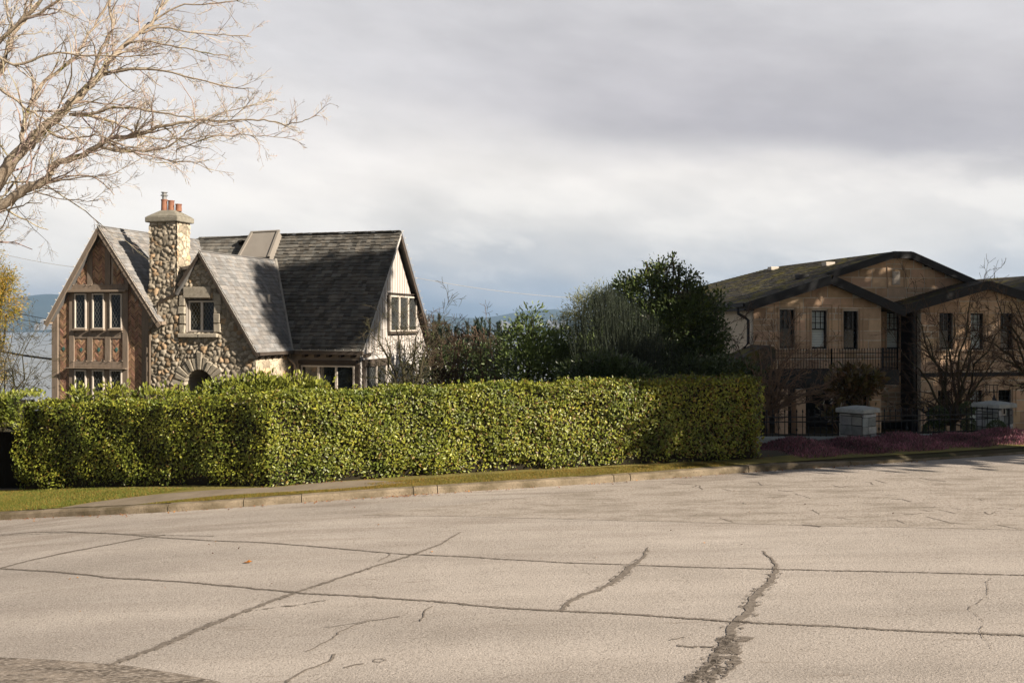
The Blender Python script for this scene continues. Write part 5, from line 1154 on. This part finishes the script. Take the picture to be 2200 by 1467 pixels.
b = MB(); [b.hexa([A(x0, 22.98, gz+.03), A(x0+.135, 22.98, gz+.03), A(x0+.135, 23.01, gz+.03), A(x0, 23.01, gz+.03), A(x0, 22.98, gt_-.2), A(x0+.135, 22.98, gt_-.2), A(x0+.135, 23.01, gt_-.2), A(x0, 23.01, gt_-.2)]) for x0 in np.arange(-13.1, -11.1, .14)]; b.build('gate_boards', M['dark'], gate)

# ---- bare trees
def growb(mb, p, d, L, r, lev, Pm, R_):
    n = max(2, int(L/Pm['seg'])); pts = [p]; x, y, z = d; s = L/n; w = Pm['wob']
    for i in range(n):
        x += R_.gauss(0, w); y += R_.gauss(0, w); z += R_.gauss(0, w)+Pm['up']*(.3+.7*(lev < Pm['lv'])); q = math.sqrt(x*x+y*y+z*z); x /= q; y /= q; z /= q
        p = (p[0]+x*s, p[1]+y*s, p[2]+z*s); pts.append(p)
    rad = [max(Pm['rmin'], r*(1-.65*i/n)) for i in range(n+1)]; t_ = R_.uniform(.7, 1.25); mb.c = (t_, t_*R_.uniform(.85, 1.05), t_*R_.uniform(.8, 1.05)); mb.tube(pts, rad, 5 if r > .03 else (4 if r > .012 else 3), cap=False)
    if lev <= 0: return
    k = Pm['kids'][lev-1]; k = int(k*(.7+.6*R_.random())+.5)
    for j in range(k):
        t = R_.uniform(Pm.get('t0', .2), 1.0)*n; i = min(int(t), n-1); f_ = t-i; a, b = pts[i], pts[i+1]; q = (a[0]+(b[0]-a[0])*f_, a[1]+(b[1]-a[1])*f_, a[2]+(b[2]-a[2])*f_)
        dx, dy, dz = b[0]-a[0], b[1]-a[1], b[2]-a[2]; l = math.sqrt(dx*dx+dy*dy+dz*dz); sp = Pm['spr']; v = (dx/l+R_.gauss(0, sp), dy/l+R_.gauss(0, sp)*Pm.get('fy', 1), dz/l+R_.gauss(0, sp)+.1); l = math.sqrt(sum(c*c for c in v)) or 1
        growb(mb, q, tuple(c/l for c in v), L*Pm['shr']*R_.uniform(.55, 1.1), max(Pm['rmin'], rad[i]*.62), lev-1, Pm, R_)
def catmull(P, W_, k=4):
    P = np.array(P, float); Q = []; Wq = []
    for i in range(len(P)-1):
        p0, p1, p2, p3 = P[max(i-1, 0)], P[i], P[i+1], P[min(i+2, len(P)-1)]
        for t in np.arange(k)/k: Q.append(.5*((2*p1)+(-p0+p2)*t+(2*p0-5*p1+4*p2-p3)*t*t+(-p0+3*p1-3*p2+p3)*t**3)); Wq.append(W_[i]+(W_[i+1]-W_[i])*t)
    Q.append(P[-1]); Wq.append(W_[-1]); return np.array(Q), Wq
TD = 19.6
tb0 = A(-12.6, 20.4, float(GZ(-12.6, 20.4))); tree = thing('street_maple', tb0, 'large leafless street tree with pale mossy limbs reaching in from the upper left', 'tree')
LM = [  # x, y px, D offset, thickness px
 [(-150, 700, .5, 52), (-110, 560, .4, 44), (-60, 460, .3, 38), (0, 388, .1, 33), (22, 350, 0, 31), (55, 315, 0, 29), (85, 283, 0, 26), (130, 246, -.1, 22), (152, 222, -.1, 19), (188, 188, 0, 17), (215, 158, .1, 14), (236, 128, .2, 12), (268, 97, .3, 11), (300, 70, .4, 9), (330, 45, .5, 8), (346, 10, .6, 6), (352, -30, .7, 4)],
 [(-60, 470, .3, 30), (0, 446, .1, 27), (42, 414, 0, 24), (90, 393, -.1, 21), (108, 380, -.1, 18), (112, 358, -.1, 17), (145, 345, -.2, 15), (192, 326, -.3, 13), (235, 302, -.4, 12), (300, 289, -.5, 10), (350, 272, -.6, 8), (420, 260, -.7, 6.5), (480, 262, -.8, 5), (540, 258, -.8, 4), (590, 262, -.9, 3.2), (620, 269, -.9, 2.6), (655, 256, -1, 2), (688, 250, -1, 1.4)],
 [(150, 246, 0, 9), (200, 250, .1, 8), (240, 262, .2, 7), (272, 275, .3, 6), (300, 291, .3, 5), (345, 300, .4, 4), (400, 298, .5, 3), (470, 292, .5, 2)],
 [(150, 247, -.1, 8), (205, 243, -.3, 7), (262, 231, -.5, 6), (330, 240, -.8, 4.5), (400, 250, -1, 3.5), (450, 268, -1.1, 2.5), (520, 262, -1.1, 2)],
 [(218, 318, -.4, 7), (262, 325, -.6, 6), (330, 322, -.8, 5), (372, 308, -.9, 4), (400, 285, -.9, 3.5), (436, 262, -1, 3), (490, 240, -1, 2.2), (560, 225, -1.1, 1.8)],
 [(380, 322, -.8, 3.5), (440, 300, -.8, 3), (500, 290, -.8, 2.3), (570, 292, -.8, 1.8), (640, 300, -.8, 1.2)],
 [(48, 312, .2, 13), (50, 270, .5, 12), (64, 225, .7, 11), (88, 185, .9, 10), (130, 150, 1.1, 9), (162, 122, 1.2, 8), (200, 60, 1.4, 6), (242, -5, 1.5, 5)],
 [(215, 160, .2, 8), (280, 150, 0, 6), (350, 152, -.1, 5), (420, 170, -.2, 4), (490, 186, -.3, 3), (545, 190, -.4, 2)],
 [(188, 190, -.2, 9), (205, 140, -.3, 8), (220, 100, -.4, 7), (240, 60, -.5, 6), (235, 0, -.6, 5), (232, -40, -.6, 4)],
 [(262, 102, .3, 7), (310, 88, .1, 5), (370, 100, 0, 4), (430, 112, -.1, 3), (490, 122, -.1, 2)],
 [(300, 72, .4, 6), (350, 60, .4, 5), (420, 72, .3, 3.5), (480, 76, .3, 3), (540, 80, .3, 2)],
 [(332, 45, .5, 5), (380, 15, .5, 4), (450, 8, .5, 3), (520, 0, .5, 2)],
 [(-60, 260, 1.2, 16), (0, 150, 1, 14), (30, 70, .9, 12), (65, 25, .8, 10), (110, -20, .7, 7)],
 [(-60, 190, .8, 13), (-10, 100, .6, 11), (40, 50, .4, 9), (100, 20, .2, 7), (160, -20, 0, 5)],
 [(0, 190, -.5, 8), (40, 220, -.6, 6), (75, 245, -.7, 5), (110, 262, -.8, 4), (150, 280, -1, 3), (180, 310, -1.1, 2)],
 [(60, 400, 0, 5), (110, 425, -.2, 3), (160, 430, -.3, 2.5), (210, 432, -.4, 1.6)], [(110, 392, -.1, 5), (160, 384, -.3, 3.5), (215, 378, -.5, 2.5), (262, 372, -.6, 1.5)],
 [(-40, 90, -.5, 9), (30, 140, -.6, 7), (110, 115, -.7, 5), (190, 120, -.8, 4), (290, 122, -.9, 3), (360, 115, -1, 2)],
 [(100, 280, -.2, 7), (140, 300, -.5, 5), (190, 292, -.8, 4), (250, 305, -1, 3), (320, 345, -1.1, 2), (370, 352, -1.1, 1.4)],
 [(230, 305, -.4, 6), (300, 330, -.5, 4.5), (360, 345, -.6, 3), (420, 350, -.7, 2.2), (455, 372, -.7, 1.5)]]
lb = MB(); R_ = random.Random(77); PmT = dict(seg=.16, wob=.17, up=.012, rmin=.0030, kids=[3, 5, 3], spr=.60, shr=.50, lv=1, t0=.12, fy=.8); tw = MB()
for k, Lm in enumerate(LM):
    P = [at(x, y, TD+d) for x, y, d, w in Lm]; Wd = [w/FL*TD/2*.86 for x, y, d, w in Lm]; Q, Wq = catmull(P, Wd); Q[1:-1] += rng.normal(0, .012, Q[1:-1].shape); lb.c = (1, 1, 1); lb.tube([tuple(q) for q in Q], Wq, 8 if k < 2 else 6)
    tot_ = np.r_[0, np.cumsum(np.linalg.norm(np.diff(Q, axis=0), axis=1))]; s = .15
    while s < tot_[-1]:
        i = min(int(np.searchsorted(tot_, s)), len(Q)-1); q = Q[i]; r = Wq[i]
        if q[0]/q[1] > -.56:
            d = nrm(Q[min(i+1, len(Q)-1)]-Q[i-1]); v = nrm(d*.7+A(R_.gauss(.25, .5), R_.gauss(0, .6), R_.gauss(.12, .5))); Lc = min(2.2, .45+r*13)*R_.uniform(.6, 1.25)
            growb(tw, tuple(q), tuple(v), Lc, max(.0075, min(.022, r*.5)), 3 if Lc > .8 else 2, PmT, R_)
        s += R_.uniform(.12, .27)
trunk_ = [tb0, tb0+A(-.1, 0, 2.2), tb0+A(0, -.1, 3.6), LM and at(-150, 700, TD+.5)]
lb.tube([tuple(p) for p in (tb0+A(0, 0, -.1), tb0+A(.05, -.05, 1.0), tb0+A(.2, -.1, 2.0), at(-150, 700, TD+.5)+A(.0, 0, .0))], [.42, .34, .30, .27], 10)
lb.tube([tuple(p) for p in (tb0+A(.1, 0, 1.8), tb0+A(.5, -.1, 3.4), at(-60, 470, TD+.3))], [.26, .18, .13], 8)
lb.tube([tuple(p) for p in (tb0+A(.0, 0, 1.8), tb0+A(-.4, .4, 5.0), at(-60, 260, TD+1.2))], [.26, .17, .075], 8)
lb.build('trunk', M['bark'], tree, smooth=True); print('twig faces', len(tw.F)); tw.build('twigs', M['twig'], tree)
# buds / dry seed bits on the twig ends
N = 1500; idx = rng.integers(0, len(tw.V), N); Pb = np.array(tw.V)[idx]+rng.normal(0, .02, (N, 3)); leaves('buds', Pb, rng.normal(0, 1, (N, 3)),   .026, .4, M['twig'], tree, tri=True, tint=rng.uniform(.5, 1.1, (N, 1))*A(1.2, .7, .6))

def bare(name, label, px, D, ht, tips, r0, Pm, lev, bark, seed, cat='tree', group=None, zbase=None, lean=(0, 0, 1), fr_=.30, part='branches'):
    """tips: px targets of the main limbs"""
    R_ = random.Random(seed); rg = np.random.default_rng(seed); b = at(px, 700, D); b[2] = float(GZ(b[0], b[1])) if zbase is None else zbase; root = thing(name, b, label, cat, group); mb = MB(); f_ = b+A(*lean)*ht*fr_
    mt = MB(); mt.tube([tuple(b-A(0, 0, .1)), tuple(b+(f_-b)*.5+rg.normal(0, .02, 3)), tuple(f_)], [r0*1.25, r0, r0*.85], 7); 
    for (x, y, dd) in tips:
        T_ = at(x, y, D+dd); L = np.linalg.norm(T_-f_); u = np.linspace(0, 1, 7)[:, None]; P = f_+(T_-f_)*u; P[1:-1] += rg.normal(0, .05*L/2, (5, 3)); P[:, 2] += (np.sin(u[:, 0]*math.pi)*.06*L); rad = [max(Pm['rmin'], r0*.62*(1-.8*k)) for k in u[:, 0]]; mt.tube([tuple(q) for q in P], rad, 5)
        for i in range(1, 7):
            for _ in range(Pm['lk']):
                q = P[i-1]+(P[i]-P[i-1])*rg.random(); d = nrm(nrm(P[i]-P[i-1])+rg.normal(0, .65, 3)); growb(mb, tuple(q), tuple(d), L*Pm['l0']*R_.uniform(.5, 1.1), rad[i]*.6, lev, Pm, R_)
    mt.build('trunk', M[bark], root, smooth=True); mb.build(part, M[Pm['m']], root); return root
P1 = dict(seg=.12, wob=.20, up=.02, rmin=.005, kids=[4, 4], spr=.7, shr=.55, lv=1, m='bark_dark', lk=2, l0=.30)
bare('apple_tree', 'gnarled leafless tree with dark mossy limbs before the white boarded gable', 868, 28.5, 3.4, [(815, 690, 0), (828, 725, -.3), (848, 700, .3), (880, 740, -.2), (905, 700, .3), (918, 735, 0), (935, 700, .2), (895, 800, -.3), (925, 815, 0), (812, 790, .2)], .10, P1, 2, 'bark_dark', 5, fr_=.30)
P2 = dict(seg=.10, wob=.24, up=.01, rmin=.005, kids=[4, 4], spr=.75, shr=.6, lv=1, m='twig_brown', lk=3, l0=.19)
bare('tangled_shrub', 'tangled reddish brown leafless shrub right of the white boarded gable', 965, 29.5, 2.6, [(900, 700, 0), (915, 735, -.2), (935, 705, .2), (950, 740, -.3), (970, 705, .3), (985, 735, 0), (1000, 700, .2), (1010, 750, -.3), (940, 780, -.4), (980, 775, -.4)], .07, P2, 2, 'twig_brown', 6, cat='shrub', fr_=.4)
P2b = dict(P2, m='twig_pale', lk=2)
bare('pale_twig_shrub', 'paler grey leafless shrub between the tangled shrub and the green bush', 1058, 29.0, 2.6, [(1020, 700, 0), (1035, 720, -.3), (1055, 690, .2), (1075, 700, 0), (1085, 735, -.2), (1030, 770, -.2), (1070, 775, 0)], .05, P2b, 2, 'twig_pale', 7, cat='shrub', fr_=.4)
# dark low evergreens filling behind the tangle
leafy('dark_yew', 'very dark low evergreen mass under the tangled leafless shrubs', 'shrub', 1000, 31.5, .1, [(925, 790, 0, .9, .8), (990, 780, 0, 1.0, .8), (1050, 785, 0, 1.0, .8), (960, 835, 0, 1.2, .8), (1050, 830, 0, 1.2, .8), (1090, 760, .3, .6, .7)], 9000, .10, .4, 'evergreen', cl=40, cr=.18, seed=8, shell=.2)
# pine with upright candles
rg = np.random.default_rng(12); pb = at(1000, 700, 33.5); pb[2] = float(GZ(pb[0], pb[1])); pine = thing('mountain_pine', pb, 'dark pine with spiky upright shoots peeking over the leafless shrubs', 'tree'); pm = MB(); NP, ND = [], []
for k in range(62):
    x = rg.uniform(930, 1078); y = 700-7*math.sin((x-930)/148*9)+rg.uniform(-8, 40)-(14 if rg.random() < .3 else 0); D = 33.5+rg.uniform(-.8, .8); T_ = at(x, y, D); h = rg.uniform(.25, .55); b = T_+A(rg.normal(0, .08), rg.normal(0, .05), -h-.5); pm.tube([tuple(pb+A(0, 0, 1.2)), tuple(b), tuple(T_)], [.03, .018, .010], 4)
    m = 190; t = rg.random(m); NP.append(b+(T_-b)*t[:, None]); a = rg.uniform(0, 6.28, m); ND.append(np.stack([np.cos(a)*.5, np.sin(a)*.5, np.full(m, .9)], 1))
    for s in range(4):
        a = rg.uniform(0, 6.28); c = b+(T_-b)*rg.uniform(.1, .5); e = c+A(math.cos(a)*.22, math.sin(a)*.15, .22); t = rg.random(60)[:, None]; NP.append(c+(e-c)*t); ND.append(np.stack([np.cos(a)*.5+rg.normal(0, .6, 60), rg.normal(0, .6, 60), np.full(60, .9)], 1))
leaves('needles', np.concatenate(NP), np.concatenate(ND), .12, .22, M['needle'], pine, rg=rg, tri=True); pm.tube([tuple(pb-A(0, 0, .1)), tuple(pb+A(0, 0, 1.3))], [.12, .08], 6); pm.build('trunk', M['bark_dark'], pine)
# green bushes
leafy('green_laurel', 'mid-green leafy bush with a pointed crown in the middle of the garden', 'bush', 1140, 28, .1, [(1132, 700, 0, .32, .42), (1120, 740, 0, .62, .6), (1160, 745, .1, .7, .5), (1130, 790, -.1, .85, .7), (1190, 780, .1, .7, .6), (1145, 680, 0, .14, .22), (1200, 735, .3, .5, .4), (1250, 790, .8, 1.0, .8), (1310, 760, 1.2, .9, .9)], 15000, .105, .36, 'midgreen', cl=26, cr=.15, seed=9, shell=.35, up=.5)
leafy('bamboo', 'feathery yellow-green bamboo leaning behind the dark bushes', 'bamboo', 1235, 31, .1, [(1195, 700, 0, .25, .25), (1225, 688, 0, .4, .35), (1250, 665, 0, .4, .5), (1262, 645, 0, .28, .35), (1285, 700, .1, .6, .6), (1240, 740, 0, .7, .7), (1290, 640, 0, .3, .4)], 9000, .11, .16, 'bamboo', cl=22, cr=.16, seed=10, shell=.1, up=.2, tri=True)
# upright grey-green broom with vertical stems
rg = np.random.default_rng(14); bb_ = at(1365, 700, 26.8); bb_[2] = float(GZ(bb_[0], bb_[1])); br = thing('broom_shrub', bb_, 'tall upright grey-green broom with many thin vertical stems', 'shrub'); sm = MB(); NP, ND = [], []
for k in range(560):
    x = rg.normal(1340, 62); x = min(max(x, 1235), 1515); top = np.interp(x, [1225, 1250, 1275, 1300, 1330, 1360, 1400, 1450, 1500, 1520], [685, 645, 614, 605, 622, 645, 675, 715, 760, 780])+abs(rg.normal(0, 22)); D = 26.8+rg.uniform(-.9, .9); T_ = at(x, top, D)
    b = bb_+A((T_[0]-bb_[0])*.62+rg.normal(0, .1), (D-26.8)*.5, 0); mid = (b+T_)/2+A(rg.normal(0, .14), rg.normal(0, .14), 0); T_[0] += rg.normal(0, .16); sm.tube([tuple(b), tuple(mid), tuple(T_)], [.010, .008, .004], 3, cap=False); m = 52; t = rg.random(m)**.7; t = t[:, None]
    Q = (1-t)**2*b+2*t*(1-t)*mid+t*t*T_; NP.append(Q+rg.normal(0, .045, Q.shape)); ND.append(np.stack([rg.normal(0, .7, m), rg.normal(0, .7, m), np.full(m, .9)], 1))
leaves('foliage', np.concatenate(NP), np.concatenate(ND), .05, .22, M['broom'], br, rg=rg, tri=True); sm.build('stems', M['broom'], br)
leafy('camellia_tree', 'tall dark glossy camellia tree with ragged top, tallest plant in the garden', 'tree', 1440, 29, .1,
      [(1345, 618, .2, .35, .35), (1300, 668, .5, .45, .55), (1352, 640, 0, .42, .55), (1330, 690, .2, .4, .6), (1390, 625, 0, .5, .55), (1425, 600, .1, .42, .5), (1412, 575, 0, .14, .30), (1388, 560, 0, .05, .16), (1460, 640, 0, .6, .6), (1478, 596, 0, .18, .28), (1445, 555, 0, .03, .05), (1430, 572, 0, .13, .18), (1500, 665, 0, .55, .6), (1455, 700, -.2, .9, .8),
       (1520, 720, 0, .55, .6), (1545, 715, 0, .24, .30), (1500, 770, -.2, .75, .7), (1400, 720, -.1, .8, .9), (1540, 650, .1, .28, .3), (1420, 790, 0, 1.0, .8), (1460, 570, .1, .08, .14), (1505, 630, .1, .25, .3)], 26000, .095, .5, 'evergreen', cl=24, cr=.12, seed=11, shell=.45, up=.3, tint=(.12, (1.8, 1.6, .9)), tr=.07)
leafy('rhododendron', 'low rounded dark rhododendron just behind the lit hedge top', 'shrub', 1290, 23.6, .1, [(1235, 800, 0, .45, .28), (1290, 785, 0, .5, .3), (1325, 792, 0, .45, .3), (1365, 805, 0, .4, .25), (1260, 815, 0, .6, .3), (1330, 815, 0, .7, .3)], 6500, .10, .30, 'evergreen', cl=20, cr=.09, seed=13, shell=.5, up=.5, zg=float(GZ(2.1, 23.6)))
leafy('shade_shrub', 'dark shapeless shrub filling the gap below the camellia, right side', 'shrub', 1550, 27.5, .1, [(1480, 800, 0, .9, .5), (1560, 800, 0, .7, .5), (1600, 820, 0, .6, .45), (1530, 830, 0, 1, .5)], 7000, .09, .45, 'evergreen', cl=30, cr=.16, seed=15, shell=.3)
# cedar and shrubs at the left edge
leafy('golden_cedar', 'golden-green cedar foliage hanging at the left edge of the view', 'tree', -45, 27, .1, [(-20, 640, 0, .78, .9), (-10, 600, .1, .45, .6), (-35, 520, 0, .5, .8), (5, 665, 0, .42, .45), (14, 612, 0, .30, .40), (-20, 745, 0, .5, .5), (-50, 800, 0, .8, .6), (-10, 790, 0, .35, .35), (-50, 430, .2, .4, .8)], 22000, .075, .22, 'cedar', cl=30, cr=.12, seed=16, shell=.3, up=-.1, tri=True, tr=.08, tint=(.35, (.5, .75, .6)))
P3 = dict(seg=.11, wob=.22, up=.02, rmin=.004, kids=[4, 4], spr=.65, shr=.55, lv=1, m='bark_dark', lk=2, l0=.28)
bare('bare_shrub', 'dark leafless shrub spreading over the grey sea at the left edge', -20, 25.5, 2.2, [(55, 800, 0), (88, 776, .1), (40, 770, 0), (20, 790, .1), (70, 820, .1), (82, 700, .5), (60, 720, .2), (30, 700, .3), (86, 815, .2)], .045, P3, 2, 'bark_dark', 18, cat='shrub', fr_=.3)
# garden of the tan house
P4 = dict(seg=.16, wob=.16, up=.05, rmin=.0055, kids=[4, 4], spr=.55, shr=.58, lv=1, m='twig_brown', lk=2, l0=.34)
bare('front_maple', 'leafless tree with forked grey trunk in front of the right gable', 2047, 30.5, 5.2, [(1990, 720, 0), (1940, 760, -.3), (2015, 690, .2), (2050, 680, .2), (2085, 640, 0), (2110, 700, .2), (2140, 770, -.2), (2155, 700, .3), (1965, 860, -.2), (1925, 870, -.2), (1960, 660, .3), (2090, 720, -.4), (2125, 845, -.3)], .085, P4, 2, 'bark_dark', 21, fr_=.26)
bare('right_edge_tree', 'leafless tree leaning in at the right edge before the tan wall', 2235, 30.5, 5.2, [(2160, 790, 0), (2130, 760, .1), (2150, 700, 0), (2180, 650, .2), (2110, 730, .3), (2200, 690, 0), (2170, 830, -.2), (2140, 640, .3)], .085, P4, 2, 'bark_dark', 22, fr_=.42)
P5 = dict(P4, m='twig_pale', lk=2, kids=[3, 3])
bare('twiggy_shrub', 'leafless multi-stemmed shrub with pale branch tips between the hedge and the balcony', 1648, 26.5, 1.3, [(1655, 790, 0), (1632, 755, 0), (1690, 730, .2), (1705, 700, .3), (1740, 750, .2), (1780, 832, 0), (1800, 810, .2), (1760, 860, -.2), (1720, 800, 0), (1665, 720, .2), (1600, 770, .2), (1700, 830, 0)], .06, P5, 2, 'twig_pale', 23, cat='shrub', fr_=.4, zbase=at(1648, 935, 26.5)[2])
bare('left_twiggy_shrub', 'thin leafless shrub against the cream side wall, above the hedge end', 1605, 30, 2.5, [(1560, 740, 0), (1585, 690, .1), (1545, 700, .2), (1610, 760, 0), (1640, 720, 0), (1580, 780, 0)], .03, dict(P4, lk=1), 2, 'bark_dark', 24, cat='shrub', fr_=.5)
leafy('magnolia', 'evergreen magnolia with large bronze leaves behind the nearer stone pillar', 'tree', 1826, 27.6, .1, [(1838, 806, 0, .35, .28), (1855, 838, 0, .38, .25), (1822, 845, 0, .40, .28), (1805, 825, 0, .28, .18), (1876, 822, 0, .22, .2), (1790, 850, .1, .25, .15), (1800, 893, -.3, .28, .12), (1778, 885, -.3, .15, .1)], 1500, .17, .40, 'magnolia', cl=12, cr=.12, seed=25, shell=.3, up=.6, tr=.035, bark='twig_pale')
def topiary(name, label, px, D, balls, seed, grp='clipped round shrubs in the tan house garden'):
    rg = np.random.default_rng(seed); b = at(px, 700, D); b[2] = float(GZ(b[0], b[1])); root = thing(name, b, label, 'topiary', grp); PP, DD = [], []
    for x, y, r in balls: c = at(x, y, D); u = rg.normal(0, 1, (int(9000*r*r*4), 3)); u /= np.linalg.norm(u, axis=1)[:, None]; PP.append(c+u*r*rg.uniform(.86, 1.02, (len(u), 1))); DD.append(u+rg.normal(0, .6, u.shape))
    leaves('foliage', np.concatenate(PP), np.concatenate(DD), .045, .5, M['evergreen'], root, rg=rg, tri=True); mb = MB(); mb.tube([tuple(b), tuple(at(balls[0][0], balls[0][1], D))], .03, 6); mb.build('trunk', M['bark_dark'], root)
topiary('ball_topiary', 'two stacked dark clipped balls on one stem before the blind-lit lower window', 2078, 29.5, [(2079, 878, .20), (2081, 912, .20)], 31)
topiary('ball_topiary', 'broad dark clipped bush left of the forked tree trunk', 2022, 30.0, [(2015, 895, .30), (2008, 925, .32)], 32)
topiary('ball_topiary', 'round green clipped shrub against the intercom pillar', 2140, 25.4, [(2141, 921, .21)], 33)
# heather border
N = 52000; x = rng.uniform(5.9, 17, N); yk = KY(x)+.45; yw = np.interp(x, [5.9, 8.2, 13.6, 18], [24.35, 24.75, 25.95, 27.9]); s = rng.random(N); y = yk+(yw-yk)*s
mound = (.19+.05*np.sin(x*2.2)+.06*np.sin(x*4.7+1)+.04*np.sin(y*5+x*3))*np.sqrt(np.clip(1-(2*s-1)**2*.92, .02, 1)); ed = smooth((x-5.95)/.5); lev = rng.uniform(.25, 1, N)**.5
P = np.stack([x, y, fx(x)+.03+mound*ed*lev], 1); Dd = np.stack([rng.normal(0, .45, N), rng.normal(-.15, .45, N), np.full(N, 1.)], 1)
cl_ = (.85+.3*np.sin(x*2.9+y)*np.sin(x*1.1+2))[:, None]; tint = cl_*rng.uniform(.45, 1.6, (N, 1))*np.where(rng.random((N, 1)) < .3, A(.6, .95, .7), A(1, 1, 1)); o = leaves('heather_border', P, Dd, .075, .22, M['heather'], tri=True, tint=tint)
tag(o, 'long mounded border of purple heather in front of the low granite wall', 'heather', kind='stuff')

# ---- tall trees across the road and beyond the right edge; they throw the shade seen in the photograph
SP = A(math.cos(SUN_A), -math.sin(SUN_A)); NPp = A(math.sin(SUN_A), math.cos(SUN_A)); TE = math.tan(SUN_E)
def shade_tree(name, label, w, a, blobs, n, seed, cr=.42, leaf=.34, tone='evergreen', cl=14, shell=.1, tri=True):
    """w, a: position across / along the sun's direction; blobs: (w, a offset, H0, rw, rz) where H0 is the height on the sun ray"""
    rg = np.random.default_rng(seed); b = A(*(NPp*w+SP*a), 0); b[2] = float(fx(b[0]))+.05; root = thing(name, b, label, 'tree', 'tall trees beyond the right edge'); E = []
    for bw, da, h0, rw, rz in blobs: c = A(*(NPp*bw+SP*(a+da)), EYE+h0+TE*(a+da)); E.append((c, A(rw, rw, rz)))
    P, Dd = crown(rg, E, n, cl, cr, shell, 0); leaves('crown', P, Dd, leaf, .7, M[tone], root, rg=rg, tri=tri); mb = MB(); top = max(E, key=lambda e: e[0][2])[0]
    mb.tube([tuple(b-A(0, 0, .2)), tuple((b+top)/2+A(*rg.normal(0, .2, 2), 0)), tuple(top)], [.42, .28, .10], 8); limbs(mb, b*.6+top*.4, [e[0] for e in E], .10, rg); mb.build('trunk', M['bark_dark'], root)
SHADE = [
 ('tall_pine', 'tall pine with a high narrow crown standing out of view across the road', 25.2, 8.0, [(24.0, 0, 11.5, .9, .9), (24.8, 0, 12.4, 1.4, 1.7), (25.6, 0, 13.1, .6, .8), (24.6, .2, 13.6, 1.0, .9)], 9000, 51, .26),
 ('broad_cedar', 'broad evergreen standing out of view beyond the right end of the hedge', 23.5, 9.5, [(20.9, 0, 2.0, .9, 1.3), (21.5, .2, 3.6, .9, 1.0), (22.1, 0, 2.2, 1.4, 2.6), (24.2, 0, 1.6, 1.7, 3.2), (26.6, 0, 2.0, 1.5, 3.2), (28.7, 0, 1.8, 1.9, 4.2), (21.1, 0, 2.9, .7, 1.0), (28.2, 0, 6.2, 1.1, 1.0)], 40000, 52),
 ('dense_fir', 'dense fir standing out of view to the right of the tan house', 33.0, 12.0, [(30.7, 0, 2.2, 1.8, 4.2), (32.8, 0, 2.5, 1.9, 4.6), (35, 0, 3, 2.0, 4.6), (37.2, 0, 3.5, 2.0, 4.8)], 20000, 53),
 ('spreading_oak', 'spreading evergreen oak standing out of view before the tan house', 41.0, 14.0, [(39.2, 0, 3.8, 2.2, 4.8), (41.5, 0, 3.5, 2.3, 4.6), (44, 0, 4.9, 2.3, 3.0), (44.6, 0, -.3, 2.4, 1.2), (46.2, 0, -1.2, 2.4, 1.5), (47.3, 0, 3.4, 2.0, 4.6), (49, 0, 4.0, 2.4, 4.0), (52, 0, 4.0, 2.6, 4.0)], 34000, 54)]
for s in SHADE: shade_tree(*s)
# ---- haze over the strait: one closed box round the camera and everything in view
hz = MB(); X0, X1, Y0, Y1, Z0, Z1 = -9500, 9500, -600, 9600, -62+EYE, 330
hz.hexa([A(X0, Y0, Z0), A(X1, Y0, Z0), A(X1, Y1, Z0), A(X0, Y1, Z0), A(X0, Y0, Z1), A(X1, Y0, Z1), A(X1, Y1, Z1), A(X0, Y1, Z1)])
m = bpy.data.materials.new('sea_haze'); m.use_nodes = True; t = m.node_tree; t.nodes.clear(); q = NG(t); out = q.n('ShaderNodeOutputMaterial'); pv = q.n('ShaderNodeVolumePrincipled')
pv.inputs['Color'].default_value = (.42, .66, 1, 1); pv.inputs['Density'].default_value = 9e-5; pv.inputs['Anisotropy'].default_value = .2; q.l(pv.outputs[0], out.inputs['Volume'])
tag(hz.build('haze', m), 'thin bluish haze over the strait', 'haze', kind='stuff')
SC.cycles.volume_max_steps = 64
